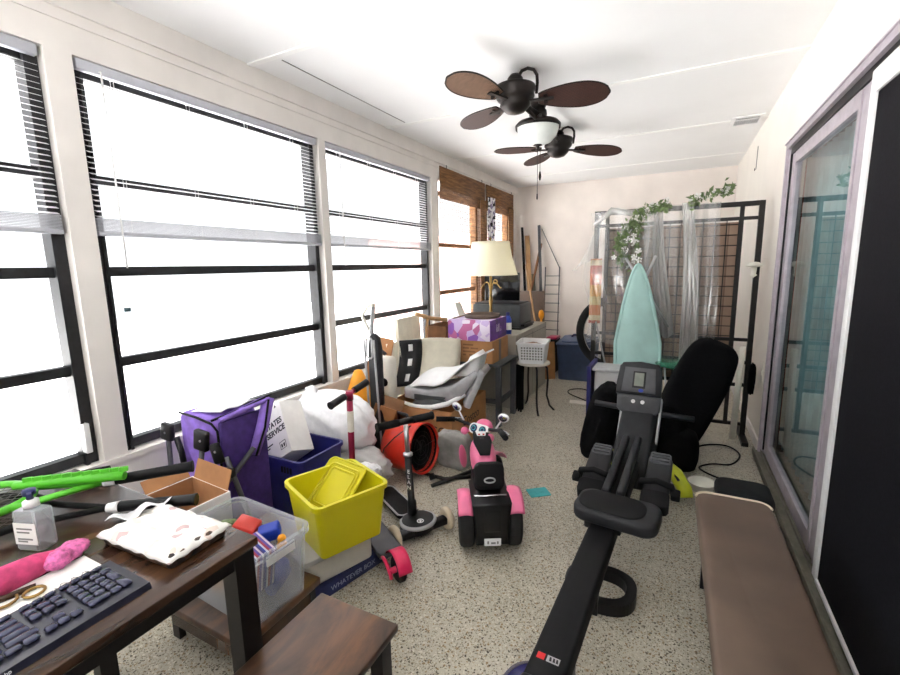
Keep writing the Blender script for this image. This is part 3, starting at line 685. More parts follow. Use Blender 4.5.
toy('toy_disc', 'dark toy wheel against the front of the clear bin', M['cardd'], lambda b: b.lathe([(.015, -.02), (.045, -.02), (.05, 0), (.045, .02), (.015, .02)], axis=(.2, 1, 0)), (-1.36, .945, .225), 0)
toy('toy_figure', 'yellow toy at the near right corner of the clear bin', M['orange'], lambda b: b.ell((0, 0, 0), (.022, .02, .03)).ell((0, 0, .035), (.016, .016, .016)), (-1.275, 1.06, .365), 0)
nb = thing('flat_box', 'navy blue flat game box with white lettering on the floor by the platform', 'box', (-1.32, 1.36, 0), -14)
P1('carton', M['navybox'], nb, lambda b: b.box((-.09, -.27, 0), (.075, .27, .062), bev=.002))
lettering('WHATEVER BOX', .032, M['inkb'], nb, (.0755, .06, .03), (0, 1, 0), (0, 0, 1))
P1('logo_print', M['inkb'], nb, lambda b: [b.prism([(.013 * math.cos(k * PI / 8), .013 * math.sin(k * PI / 8)) for k in range(16)], 0, .0006, frame_m((.0752, y, .03), (0, 1, 0), (0, 0, 1))) for y in (.22, .25)])
lettering('22', .036, M['inkb'], nb, (.0755, -.2, .03), (0, 1, 0), (0, 0, 1))
ct = thing('storage_box', 'pale translucent lidded box under the yellow bin', 'box', (-1.42, 1.41, .063), -20)
P1('bin_body', M['offwhite'], ct, lambda b: b.prism(rrect(.34, .34, .03), 0, .105, Matrix(), .004))
P1('lid', M['bagc'], ct, lambda b: b.prism(rrect(.36, .36, .03), .105, .13, Matrix(), .004))
yb = thing('storage_bin', 'bright yellow translucent open bin on top of the pale box', 'bin', (-1.335, 1.43, .195), -22)
P1('bin_body', M['yellow'], yb, lambda b: tub(b, .335, .335, .25, .86, .006, .012, .03))
yl = thing('bin_lid', 'yellow translucent lid leaning inside the yellow bin', 'lid', (-1.39, 1.45, .26), -22)
def f(b):
    m = Matrix.Rotation(R(-14), 4, 'Y') @ Matrix.Rotation(R(28), 4, 'X')
    m = Matrix.Translation((.0, .02, .12)) @ Matrix.Rotation(R(12), 4, 'Z') @ Matrix.Rotation(R(42), 4, 'X')
    b.prism(rrect(.25, .27, .03), -.002, .002, m); 
    for s_, z in ((1, .004), (.8, .006), (.66, .004)): b.tube([m @ V((x * s_, y * s_, z)) for x, y in rrect(.25, .27, .03)], .006, 6, closed=True)
P1('lid_panel', M['yellow2'], yl, f)

# white carton by the desk
wc = thing('open_carton', 'small open white carton with brown inside, standing between desk and wagon', 'carton', (-1.84, 1.06, 0), -4)
def f(b):
    b.mi = 0; b.box((-.14, -.106, 0), (.14, -.1, .45)); b.box((.14, -.106, 0), (.146, .106, .45)); b.box((-.146, -.106, 0), (-.14, .106, .45)); b.box((-.14, .1, 0), (.14, .106, .45)); b.box((-.14, -.1, 0), (.14, .1, .006))
    b.mi = 1; b.box((-.139, -.1, .006), (.139, -.0985, .45)); b.box((.1385, -.1, .006), (.14, .1, .45)); b.box((-.14, .0985, .006), (.14, .1, .45)); b.box((-.14, -.1, .006), (-.1385, .1, .45))
P1('carton_wall', [M['paper'], M['cardo']], wc, lambda b: f(b))
P1('flap', M['cardo'], wc, lambda b: b.cbox((-.0, .118, .49), (.26, .004, .09), (R(-18), 0, 0)).cbox((-.165, .0, .475), (.004, .19, .06), (0, R(-38), 0)))
P1('printed_marks', M['ink'], wc, lambda b: (b.box((-.02, -.1068, .37), (.05, -.106, .385)), b.box((.054, -.1068, .372), (.062, -.106, .384)), b.tube([(.085 + .016 * math.cos(R(t)), -.1062, .385 + .018 * math.sin(R(t))) for t in range(0, 360, 24)], .004, 6, closed=True)))

# purple folding wagon
wg = thing('folding_wagon', 'purple folding fabric wagon folded upright with grey metal tubes against the left wall', 'wagon', (-1.95, 1.42, 0))
def f(b):
    b.box((-2.22, 1.28, .08), (-1.925, 1.52, .70), bev=.03, seg=3)
P1('fabric_body', M['purple'], wg, f, True)
P1('side_pocket', M['dpurple'], wg, lambda b: b.box((-1.926, 1.29, .1), (-1.905, 1.55, .68), bev=.008), True)
P1('padded_strap', M['purple'], wg, lambda b: b.tube([(-1.885, 1.56, .735), (-1.875, 1.5, .6), (-1.88, 1.44, .47)], [.03, .032, .026], 12).bar((-1.93, 1.3, .69), (-1.885, 1.56, .735), .05, .02, bev=.006), True)
P1('strap_piping', M['blackm'], wg, lambda b: b.tube([(-1.86, 1.54, .735), (-1.845, 1.49, .6), (-1.853, 1.43, .47)], .006, 6).tube([(-2.2, 1.277, .70), (-2.06, 1.272, .695), (-1.95, 1.276, .675), (-1.925, 1.285, .64), (-1.915, 1.285, .2)], .006, 6).tube([(-1.94, 1.27, .695), (-1.91, 1.42, .715), (-1.87, 1.57, .755)], .006, 6), True)
P1('folded_lining', M['bagw'], wg, lambda b: b.sheet(lambda u, v: (-2.16 + .24 * u, 1.31 + .22 * v, .70 + .04 * math.sin(5 * u + 3 * v) ** 2 * (1 - abs(2 * v - 1)) + .03 * u), 18, 14, .003), True)
for k, (p, q) in enumerate((((-2.27, 1.25, .56), (-2.33, 1.27, .08)), ((-1.985, 1.24, .56), (-2.06, 1.2, .08)), ((-1.87, 1.28, .52), (-1.80, 1.36, .06)), ((-1.85, 1.42, .52), (-1.93, 1.22, .3)), ((-2.32, 1.26, .38), (-2.2, 1.2, .1)))):
    P1('frame_tube', M['grey'], wg, lambda b: b.tube([p, q], .012, 10), True)
for c, s_, r_ in (((-2.26, 1.245, .60), (.075, .03, .09), .15), ((-1.975, 1.235, .605), (.08, .03, .1), .15), ((-1.90, 1.255, .545), (.05, .03, .1), -.3), ((-1.86, 1.26, .455), (.11, .03, .045), -.1)):
    P1('joint_bracket', M['black'], wg, lambda b: b.cbox(c, s_, (0, r_, .1), bev=.008), True)
P1('cable_loop', M['black'], wg, lambda b: b.tube([(-1.99, 1.235, .55), (-1.985, 1.23, .49), (-1.95, 1.23, .46), (-1.9, 1.23, .46)], .006, 6), True)
P1('hinge_arm', M['black'], wg, lambda b: b.tube([(-2.2, 1.25, .58), (-2.17, 1.25, .5), (-2.16, 1.25, .42)], .015, 8), True)
P1('rivet', M['silver'], wg, lambda b: [b.cyl((x, y, z), (x, y - .004, z), .006, n=8) for x, y, z in ((-2.255, 1.229, .60), (-1.96, 1.219, .61), (-1.89, 1.24, .56), (-1.885, 1.246, .455), (-1.845, 1.246, .45))], True)
for x in (-2.28, -2.08):
    P1('wheel', M['black'], wg, lambda b: b.lathe([(.02, -.015), (.055, -.015), (.06, 0), (.055, .015), (.02, .015)], (x, 1.22, .06), 20, axis=(1, .2, 0)), True)
# navy crate with postal carton
cr = thing('plastic_crate', 'navy blue plastic crate on the floor holding the white postal carton', 'crate', (-2.0, 1.79, 0), 0)
P1('crate_body', M['navy'], cr, lambda b: tub(b, .5, .34, .37, .9, .008, .012, .03))
P1('grip_slots', M['blackm'], cr, lambda b: [b.box((.10 + k * .022, -.1755, .29), (.11 + k * .022, -.1700, .325)) for k in range(4)])
us = thing('postal_carton', 'white postal carton with black printed lettering tilted in the navy crate', 'carton', (-2.0, 1.79, .12))
um = frame_m((-2.09, 1.70, .44), (.82, .08, .58), (-.55, .3, .78))
def f(b):
    b.T = um; b.box((-.2, -.17, -.16), (.165, .15, 0), bev=.004)
P1('carton', M['paper'], us, f, True)
il = root_m(us).inverted()
def ulet(t, x, y, sz):
    o = lettering(t, sz, M['ink'], us, (0, 0, 0), (1, 0, 0), (0, 1, 0), bold=.0012); o.matrix_local = il @ um @ Matrix.Translation((x, y, .0008)); return o
ulet('UNITED STATES', .036, .0 - .015, .045, .034) if False else ulet('UNITED STATES', -.015, .035, .046); ulet('POSTAL SERVICE', -.01, -.014, .046); pass
def f(b):
    b.T = um
    [b.box((.085, -.13, 0), (.088, -.085, .0008)), b.box((.135, -.13, 0), (.138, -.085, .0008)), b.box((.085, -.13, 0), (.138, -.127, .0008)), b.box((.085, -.088, 0), (.138, -.085, .0008)), b.box((.095, -.12, 0), (.107, -.1, .0008)), b.box((.115, -.12, 0), (.127, -.1, .0008))]
    b.prism([(.11, .12), (.13, .12), (.12, .137)], 0, .0008); [b.box((x0, y_, 0), (x1, y_ + .007, .0008)) for x0, x1, y_ in ((-.1, .03, -.07), (-.06, .05, .075), (-.03, .04, .09), (-.08, .0, -.085))]
P1('printed_marks', M['ink'], us, f, True)
# bags
def bag(name, label, m, c, r, seed, noise=.1, rot=None, p=.8):
    o = thing(name, label, 'bag', (c[0], c[1], c[2] - r[2]))
    P1('bag_body', m, o, lambda b: b.ell(c, r, rot, 48, 32, p, noise, seed), True)
    return o
b1 = bag('stuffed_bag', 'large stuffed white plastic bag piled above the postal carton by the window', M['bagw'], (-2.02, 2.18, .37), (.31, .18, .21), 3, .07, (0, .12, 0))
P1('bag_knot', M['bagw'], b1, lambda b: b.ell((-2.16, 2.14, .57), (.05, .04, .05), None, 20, 14, 1, .15, 2), True)
bag('plastic_bag', 'translucent grey-white plastic bag on the floor behind the yellow bin', M['bagc'], (-1.80, 2.12, .13), (.24, .13, .13), 5, .09)
bag('printed_bag', 'grey and white printed carton bag standing before the large brown carton', M['greyp'], (-1.335, 2.62, .13), (.13, .06, .13), 8, .04, None, .5)
bag('shopping_bag', 'small white plastic bag lying next to the red drum heater', M['bagw'], (-1.63, 2.02, .16), (.09, .06, .06), 11, .1)
# ------------------------------------------------------------------ scooters, trike
ps = thing('kick_scooter', 'magenta kick scooter with pink rear fender under the yellow bin', 'scooter', (-1.32, 1.7, 0))
a = V((-1.05, 1.49, 0)); bb = V((-1.66, 1.87, 0)); hd = (bb - a).normalized(); sd = V((-hd.y, hd.x, 0))
def L(t, s_=0, z=0): return a + hd * t + sd * s_ + V((0, 0, z))
P1('deck', M['grey'], ps, lambda b: b.prism(rrect(.36, .12, .03), .075, .098, Matrix.Translation(L(.25)) @ Matrix.Rotation(math.atan2(hd.y, hd.x), 4, 'Z'), .006), True)
P1('wheel', M['rubber'], ps, lambda b: b.lathe([(.02, -.016), (.05, -.018), (.06, -.01), (.06, .01), (.05, .018), (.02, .016)], L(0, 0, .06), 26, axis=sd), True)
P1('wheel', M['rubber'], ps, lambda b: b.lathe([(.02, -.016), (.05, -.018), (.06, -.01), (.06, .01), (.05, .018), (.02, .016)], L(.62, 0, .06), 26, axis=sd), True)
P1('rear_fender', M['hot'], ps, lambda b: b.sheet(lambda u, v: tuple(L(.0 + .078 * math.cos(R(150 - 140 * u)) * -1, -.032 + .064 * v, .064 + .078 * math.sin(R(150 - 140 * u)))), 14, 4, .004), True)
P1('axle_guard', M['hot'], ps, lambda b: [b.tube([L(.12, s_, .085), L(.04, s_ * 1.0, .085), L(-.01, s_, .06), L(-.02, s_, .035)], .009, 8) for s_ in (-.045, .045)], True)
P1('side_reflector', M['hot'], ps, lambda b: b.cyl(L(0, -.05, .06), L(0, .05, .06), .014, n=12), True)
P1('stem', M['maroon'], ps, lambda b: b.tube([L(.6, 0, .09), L(.59, 0, .4), L(.575, 0, .735)], .017, 14), True)
P1('stem_sticker', M['offwhite'], ps, lambda b: b.tube([L(.583, 0, .52), L(.579, 0, .64)], .0178, 14, caps=False), True)
hbc = L(.575, 0, .735); hbd = V((0, .97, .16)); hb = [hbc - hbd * .15, hbc + hbd * .15]
P1('handlebar', M['maroon'], ps, lambda b: b.tube(hb, .013, 12).tube([L(.575, 0, .70), L(.575, 0, .75)], .02, 12), True)
for s_ in (-1, 1): P1('grip', M['black'], ps, lambda b: b.tube([hbc + hbd * s_ * .04, hbc + hbd * s_ * .05, hbc + hbd * s_ * .145, hbc + hbd * s_ * .155], [.018, .019, .019, .021], 14), True)
P1('front_fork', M['black'], ps, lambda b: b.bar(L(.6, -.025, .06), L(.6, -.025, .13), .01, .03).bar(L(.6, .025, .06), L(.6, .025, .13), .01, .03).bar(L(.42, 0, .085), L(.6, 0, .12), .05, .02), True)

bs = thing('kick_scooter', 'black three-wheeled kick scooter with cream wheels in front of the red drum', 'scooter', (-1.2, 1.88, 0))
hd = V((.86, -.5, 0)).normalized(); sd = V((-hd.y, hd.x, 0)); a = V((-1.155, 1.83, 0))
def L(t, s_=0, z=0): return a + hd * t + sd * s_ + V((0, 0, z))
rm = Matrix.Translation(a) @ Matrix.Rotation(math.atan2(hd.y, hd.x), 4, 'Z')
dk = P1('deck', M['blackm'], bs, lambda b: b.prism(rrect(.36, .125, .03), .05, .07, rm @ Matrix.Translation((-.27, 0, 0)), .005), True)
P1('deck_rim', M['lgrey'], dk, lambda b: b.tube([rm @ V((x - .27, y, .067)) for x, y in rrect(.345, .115, .03)], .006, 6, closed=True), True)
fb = P1('front_base', M['black'], bs, lambda b: b.prism([(.085 * math.cos(k * PI / 12), .098 * math.sin(k * PI / 12)) for k in range(24)], .035, .088, rm, .012), True)
P1('base_rim', M['lgrey'], fb, lambda b: b.tube([rm @ V((.078 * math.cos(R(t)) + .004, .09 * math.sin(R(t)), .078)) for t in range(-130, 131, 10)], .011, 8), True)
P1('badge', M['inkw'], fb, lambda b: b.tube([rm @ V((.03 + .016 * math.cos(R(t)), .016 * math.sin(R(t)), .0888)) for t in range(0, 360, 20)], .0025, 6, closed=True).cbox(rm @ V((.03, 0, .0885)), (.018, .005, .002), (0, 0, .6)).cbox(rm @ V((.03, 0, .0885)), (.018, .005, .002), (0, 0, -.9)), True)
for s_ in (-.155, .155):
    P1('wheel', M['wheelw'], bs, lambda b: b.lathe([(.0, -.012), (.03, -.014), (.052, -.016), (.06, -.008), (.06, .008), (.052, .016), (.03, .014), (0, .012)], L(.045, s_, .06), 26, axis=sd), True)
P1('axle', M['black'], bs, lambda b: b.bar(L(.045, -.15, .055), L(.045, .15, .055), .05, .04, bev=.01), True)
P1('rear_wheel', M['wheelw'], bs, lambda b: b.lathe([(0, -.012), (.032, -.014), (.04, 0), (.032, .014), (0, .012)], L(-.46, 0, .04), 20, axis=sd), True)
P1('stem', M['black'], bs, lambda b: b.tube([L(-.06, 0, .06), L(-.062, 0, .16), L(-.066, 0, .165), L(-.09, 0, .42)], [.026, .024, .019, .018], 14), True)
P1('stem_upper', M['silver'], bs, lambda b: b.tube([L(-.088, 0, .4), L(-.1, 0, .575)], .013, 12).lathe([(.013, 0), (.026, .004), (.026, .016), (.013, .024)], L(-.088, 0, .405), 16), True)
P1('handlebar', M['black'], bs, lambda b: b.tube([L(-.1, -.06, .595), L(-.1, .06, .595)], .017, 12), True)
for s_ in (-1, 1): P1('grip', M['blackm'], bs, lambda b: b.tube([L(-.1, s_ * .04, .595), L(-.1, s_ * .15, .595), L(-.1, s_ * .158, .595), L(-.1, s_ * .166, .595)], [.02, .02, .024, .022], 14), True)
ib = root_m(bs).inverted()
for k, ch in enumerate('ELAN'):
    p = L(-.072 - k * 0 , 0, .33 - k * .03) + V((.004, -.0195, 0)); lettering(ch, .03, M['inkw'], bs, ib @ p, (1, .15, 0), (0, 0, 1))

tr = thing('ride_on_trike', 'pink and black ride-on motorcycle toy with three wheels on the terrazzo', 'ride-on toy', (-.79, 1.93, 0), 29)
for x in (-.118, .118):
    w = P1('wheel', M['rubber'], tr, lambda b: b.lathe([(.05, -.028), (.11, -.036), (.125, -.03), (.13, -.018), (.13, .018), (.125, .03), (.11, .036), (.05, .028)], (x, 0, .13), 34, axis=(1, 0, 0)))
    P1('hub', M['dgrey'], w, lambda b: b.lathe([(0, -.03), (.05, -.03), (.05, .03), (0, .03)], (x, 0, .13), 20, axis=(1, 0, 0)))
    P1('fender', M['pink'], tr, lambda b: b.sheet(lambda u, v: (x + (1 if x > 0 else -1) * (-.03 + .072 * v), .138 * math.cos(R(146 - 90 * u)), .135 + (.138 + .01 * math.sin(PI * v)) * math.sin(R(146 - 90 * u))), 16, 5, .006))
P1('rear_body', M['black'], tr, lambda b: b.prism([(-.078, .07), (.078, .07), (.085, .2), (.095, .28), (-.095, .28), (-.085, .2)], -.13, .14, frame_m((0, 0, 0), (1, 0, 0), (0, 0, 1)), .012).box((-.04, -.142, .14), (.04, -.125, .25), bev=.006))
P1('plate', M['inkw'], tr, lambda b: b.box((-.055, .0, 0), (.055, .002, .04), bev=.0008) if False else b.box((-.04, -.148, .075), (.04, -.142, .11)))
P1('plate_marks', M['inkg'], tr, lambda b: [b.box((x0, -.1487, .085), (x1, -.148, z1)) for x0, x1, z1 in ((-.026, -.018, .1), (-.008, .014, .094), (.02, .028, .098))])
P1('backrest', M['blackm'], tr, lambda b: b.prism(rrect(.15, .135, .035), -.02, .02, frame_m((0, -.01, .365), (1, 0, 0), (0, .22, 1)), .012))
P1('badge', M['lgrey'], tr, lambda b: b.tube([(.026 * math.cos(R(t)) + .0, -.040, .355 + .013 * math.sin(R(t))) for t in range(0, 360, 20)], .004, 6, closed=True))
P1('rack_rail', M['chrome'], tr, lambda b: b.tube([(-.08, -.05, .283), (-.075, -.07, .29), (.075, -.07, .29), (.08, -.05, .283)], .006, 8))
TM = Matrix.Diagonal((.9, .76, .93, 1)); TF = Matrix.Translation((0, .44, 0)) @ Matrix.Rotation(R(-42), 4, 'Z') @ Matrix.Diagonal((.9, .9, .9, 1)) @ Matrix.Translation((0, -.56, 0))
P1('seat', M['blackm'], tr, lambda b: setattr(b, 'T', TM) or b.box((-.08, .0, .3), (.08, .24, .345), bev=.018, seg=3))
P1('chassis', M['black'], tr, lambda b: setattr(b, 'T', TM) or b.box((-.07, .1, .1), (.07, .5, .28), bev=.02).bar((0, .45, .2), (0, .62, .36), .09, .08, bev=.02))
P1('tank', M['pink'], tr, lambda b: setattr(b, 'T', TM) or b.ell((0, .37, .36), (.08, .19, .085), (R(8), 0, 0), 32, 20, .8))
P1('tank_pad', M['blackm'], tr, lambda b: setattr(b, 'T', TM) or b.prism([(-.03, -.17), (.03, -.17), (.058, 0), (.05, .15), (-.05, .15), (-.058, 0)], -.004, .008, frame_m((0, .38, .448), (1, 0, 0), (0, 1, .12)), .004))
P1('dash_plate', M['white'], tr, lambda b: setattr(b, 'T', TM) or b.prism([(-.02, -.06), (.02, -.06), (.034, .07), (-.034, .07)], 0, .007, frame_m((0, .45, .457), (1, 0, 0), (0, 1, .18)), .002))
P1('dash_buttons', M['red'], tr, lambda b: setattr(b, 'T', TM) or [b.cbox((x, .47, .47), (.012, .014, .006)) for x in (-.014, .014)])
P1('power_switch', M['black'], tr, lambda b: setattr(b, 'T', TM) or b.cbox((0, .42, .462), (.026, .034, .006), (.18, 0, 0)))
P1('gauge_panel', M['white'], tr, lambda b: setattr(b, 'T', TF) or b.prism(rrect(.15, .07, .03), -.015, .015, frame_m((0, .555, .485), (1, 0, 0), (0, .5, .85)), .005))
for x in (-.035, .035):
    g = P1('gauge', M['navybox'], tr, lambda b: setattr(b, 'T', TF) or b.lathe([(0, 0), (.026, 0), (.026, .004), (0, .004)], (x, .541, .492), 20, axis=(0, -.85, .5)))
    P1('gauge_rim', M['teal'], g, lambda b: setattr(b, 'T', TF) or b.lathe([(.012, .006), (.016, .006), (.016, .0), (.012, 0)], (x, .541, .492), 20, axis=(0, -.85, .5)))
P1('headlight', M['pink'], tr, lambda b: setattr(b, 'T', TF) or b.ell((0, .61, .49), (.06, .055, .05)))
for x in (-.105, .105): P1('turn_signal', M['pink'], tr, lambda b: setattr(b, 'T', TF) or b.ell((x, .53, .46), (.026, .026, .026)).cyl((x * .6, .55, .465), (x, .53, .46), .008))
P1('fork', M['chrome'], tr, lambda b: setattr(b, 'T', TF) or [b.cyl((x, .575, .47), (x, .68, .13), .013, n=12) for x in (-.055, .055)])
w = P1('wheel', M['rubber'], tr, lambda b: setattr(b, 'T', TF) or b.lathe([(.04, -.028), (.1, -.036), (.13, -.02), (.13, .02), (.1, .036), (.04, .028)], (0, .68, .13), 30, axis=(1, 0, 0)))
P1('front_fender', M['pink'], tr, lambda b: setattr(b, 'T', TF) or b.sheet(lambda u, v: (-.05 + .1 * v, .68 + .15 * math.cos(R(200 - 170 * u)), .13 + .15 * math.sin(R(200 - 170 * u))), 16, 4, .006))
for x in (-.11, .11): P1('leg_shield', M['pink'], tr, lambda b: setattr(b, 'T', TF) or b.ell((x * .9, .5, .29), (.014, .035, .09), (.25, 0, 0)))
P1('handlebar', M['black'], tr, lambda b: setattr(b, 'T', TF) or b.tube([(-.25, .47, .53), (-.18, .53, .525), (-.06, .565, .495), (.06, .565, .495), (.18, .53, .525), (.25, .47, .53)], .011, 10))
for s_ in (-1, 1):
    P1('grip', M['blackm'], tr, lambda b: setattr(b, 'T', TF) or b.tube([(s_ * .185, .525, .525), (s_ * .28, .44, .53)], .018, 12))
    P1('lever', M['chrome'], tr, lambda b: setattr(b, 'T', TF) or b.tube([(s_ * .15, .55, .53), (s_ * .23, .52, .53), (s_ * .275, .485, .53)], .006, 8))
    m_ = P1('mirror', M['white'], tr, lambda b: setattr(b, 'T', TF) or b.ell((s_ * .19, .555, .605), (.042, .012, .03), (0, s_ * -.2, 0)).tube([(s_ * .13, .555, .52), (s_ * .175, .555, .585)], .006, 8))
    P1('mirror_glass', M['chrome'], m_, lambda b: setattr(b, 'T', TF) or b.ell((s_ * .19, .545, .605), (.034, .006, .023), (0, s_ * -.2, 0)))

single('card_sleeve', 'teal card lying on the terrazzo near the trike', 'card', M['teal'], lambda b: b.prism(rrect(.13, .1, .006, 2), 0, .004, Matrix.Rotation(R(38), 4, 'Z')).box((-.02, -.012, .004), (.03, .012, .0055), Matrix.Rotation(R(60), 3, 'Z')), (-.7, 2.52, 0))

# ------------------------------------------------------------------ red drum heater
dh = thing('drum_heater', 'red round drum heater with a black open front lying behind the black scooter', 'heater', (-1.6, 2.35, 0))
ax = V((.985, -.08, .10)).normalized(); c = V((-1.46, 2.41, .2))
P1('drum', M['red'], dh, lambda b: b.lathe([(0, -.26), (.12, -.26), (.152, -.24), (.165, -.12), (.168, 0), (.172, .015), (.165, .02), (.158, .0), (.15, -.03)], c, 44, axis=ax), True)
P1('inner_drum', M['blackm'], dh, lambda b: b.lathe([(.156, .005), (.15, -.08), (.13, -.14), (0, -.14)], c, 36, axis=ax).lathe([(0, -.04), (.04, -.04), (.05, -.06), (.05, -.14)], c, 20, axis=ax), True)
q = ax.to_track_quat('Z', 'Y').to_matrix()
P1('grille', M['black'], dh, lambda b: [b.tube([c + q @ V((r_ * math.cos(R(t)), r_ * math.sin(R(t)), -.012)) for t in range(0, 360, 15)], .0016, 5, closed=True) for r_ in (.05, .08, .11, .14)] + [b.cyl(c + q @ V((.02 * math.cos(t), .02 * math.sin(t), -.012)), c + q @ V((.158 * math.cos(t), .158 * math.sin(t), -.012)), .0016, n=5) for t in (0, 1.05, 2.1, 3.14, 4.19, 5.24)], True)
P1('stand', M['black'], dh, lambda b: b.tube([c + V((.13, -.12, -.185)), c + V((.3, .22, -.185))], .013, 8).tube([c + V((-.25, .03, -.185)), c + V((-.05, .35, -.185))], .013, 8).tube([c + V((-.2, .02, -.186)), c + V((.16, .0, -.186)), c + V((.3, .1, -.186))], .012, 8).tube([c + V((-.1, .0, -.18)), c + V((-.1, -.02, -.14))], .02, 8).tube([c + V((.1, -.05, -.18)), c + V((.08, -.04, -.15))], .02, 8), True)
P1('carry_handle', M['black'], dh, lambda b: b.tube([c + V((-.24, .08, .11)), c + V((-.24, .08, .19)), c + V((-.14, .03, .2)), c + V((-.1, .01, .155))], .012, 8), True)
P1('power_cord', M['black'], dh, lambda b: b.tube([c + V((-.05, -.06, .17)), c + V((-.12, -.15, .11)), c + V((-.18, -.19, .04)), c + V((-.2, -.22, -.08))], .004, 6), True)
# ------------------------------------------------------------------ clutter against the left windows
tc = thing('traffic_cone', 'yellow-orange cone with a grey band beside the tall floor cleaner', 'cone', (-2.13, 2.6, 0))
P1('cone_body', M['orange'], tc, lambda b: b.lathe([(.14, .02), (.135, .1), (.125, .24), (.118, .32), (.10, .44), (.06, .56), (.03, .63), (.0, .64)], (-2.13, 2.6, 0), 30).box((-2.28, 2.45, 0), (-1.98, 2.75, .03), bev=.01), True)
P1('grey_band', M['grey'], tc, lambda b: b.lathe([(.128, .255), (.132, .26), (.125, .31), (.12, .315)], (-2.13, 2.6, 0), 30), True)
fc = thing('floor_cleaner', 'tall grey upright floor cleaner with a loop handle against the window', 'floor cleaner', (-1.87, 2.48, 0))
fx, fy = -1.885, 2.5
P1('body', M['dgrey'], fc, lambda b: b.prism([(-.05, 0), (.05, 0), (.05, .78), (.035, .86), (0, .885), (-.035, .86), (-.05, .78)], -.025, .025, frame_m((fx, fy, .06), (1, 0, 0), (-.03, .0, 1)), .012), True)
P1('slot_frame', M['lgrey'], fc, lambda b: b.tube([(fx - .028 + .025 * math.cos(R(t)), fy - .03, .84 + (.05 if 0 <= t <= 180 else -.05) + .025 * math.sin(R(t))) for t in range(0, 360, 20)], .007, 6, closed=True).tube([(fx - .045, fy - .028, .1), (fx - .075, fy - .028, .9)], .008, 8).tube([(fx + .04, fy - .028, .1), (fx + .01, fy - .028, .9)], .008, 8), True)
P1('handle_pole', M['lgrey'], fc, lambda b: b.tube([(fx - .025, fy, .9), (fx - .022, fy, 1.0), (fx + .0, fy, 1.13)], .016, 10), True)
P1('loop_handle', M['offwhite'], fc, lambda b: b.tube([(fx - .025, fy, .94), (fx - .085, fy, 1.03), (fx - .1, fy, 1.06), (fx - .06, fy, 1.12), (fx - .02, fy, 1.145), (fx + .01, fy, 1.14)], .012, 8), True)
P1('foot', M['dgrey'], fc, lambda b: b.box((fx - .11, fy - .1, 0), (fx + .11, fy + .08, .07), bev=.02), True)
wu = thing('motor_unit', 'white appliance with two black knobs between the cone and the tall cleaner', 'appliance', (-2.08, 2.78, 0))
P1('casing', M['offwhite'], wu, lambda b: b.box((-2.13, 2.79, 0), (-1.97, 2.9, .70), bev=.03), True)
P1('knob', M['black'], wu, lambda b: b.lathe([(0, .02), (.03, .018), (.034, 0)], (-2.03, 2.79, .5), 18, axis=(0, -1, 0)).lathe([(0, .02), (.022, .018), (.025, 0)], (-2.06, 2.79, .58), 18, axis=(0, -1, 0)), True)
P1('hose', M['grey'], wu, lambda b: b.tube([(-2.08, 2.75, .69), (-2.1, 2.74, .76), (-2.05, 2.73, .8), (-1.97, 2.74, .74)], .014, 8), True)

# big cardboard carton with the toy seat
cb = thing('cardboard_carton', 'large brown open carton with black store lettering behind the grey bag', 'carton', (-1.7, 3.05, 0))
P1('carton_wall', M['card'], cb, lambda b: openbox(b, -1.98, 2.72, 0, -1.40, 3.36, .355), True)
P1('flap', M['cardo'], cb, lambda b: b.cbox((-1.69, 2.695, .325), (.56, .004, .06), (R(-16), 0, 0)), True)
ic = root_m(cb).inverted()
lettering('COSTCO', .085, M['ink'], cb, ic @ V((-1.62, 2.7185, .2)), (1, 0, 0), (0, 0, 1)); lettering('Costco', .105, M['ink'], cb, ic @ V((-1.3995, 3.06, .22)), (0, 1, 0), (0, 0, 1))
sc = thing('small_carton', 'small dark brown cardboard box tipped beside the big lettered carton', 'carton', (-1.93, 2.66, .2))
P1('carton', M['cardd'], sc, lambda b: b.cbox((-1.86, 2.58, .35), (.2, .16, .16), (.2, .35, .5), bev=.003), True)
P1('flap', M['card'], sc, lambda b: b.cbox((-1.81, 2.50, .36), (.12, .005, .11), (.25, .35, .45)), True)
P1('carton_base', M['cardd'], sc, lambda b: b.box((-1.93, 2.5, 0), (-1.78, 2.64, .285)), True)
# toy road sheet and seat
rd = thing('road_mat', 'white curved toy track panel with a black road strip and white dashes', 'toy track', (-1.85, 3.0, .34))
rf = lambda x0, x1: (lambda u, v: (x0 + (x1 - x0) * u + .0, 2.9 + .1 * math.sin(v * PI * .62) - .02 + .45 * u, .42 + .38 * v - .03 * (u - .5) ** 2 * 4))
P1('panel', M['cream'], rd, lambda b: b.sheet(rf(-2.13, -1.66), 10, 12, .008), True)
rs = lambda x0, x1, v0, v1, o: (lambda u, v: (x0 + (x1 - x0) * u, 2.9 + .1 * math.sin((v0 + (v1 - v0) * v) * PI * .62) - .02 + .45 * ((x0 + (x1 - x0) * u + 2.13) / .47) - o - .006, .42 + .38 * (v0 + (v1 - v0) * v)))
P1('road_strip', M['dgrey'], rd, lambda b: b.sheet(rs(-2.04, -1.90, .0, .99, .02), 3, 12, .003), True)
P1('road_dashes', M['white'], rd, lambda b: [b.sheet(rs(-1.983, -1.957, v0, v0 + .15, .027), 1, 4, .002) for v0 in (.1, .42, .74)], True)
tp = thing('toy_seat_shell', 'white curved plastic toy shell lying on top of the large lettered carton', 'toy', (-1.6, 3.05, .33))
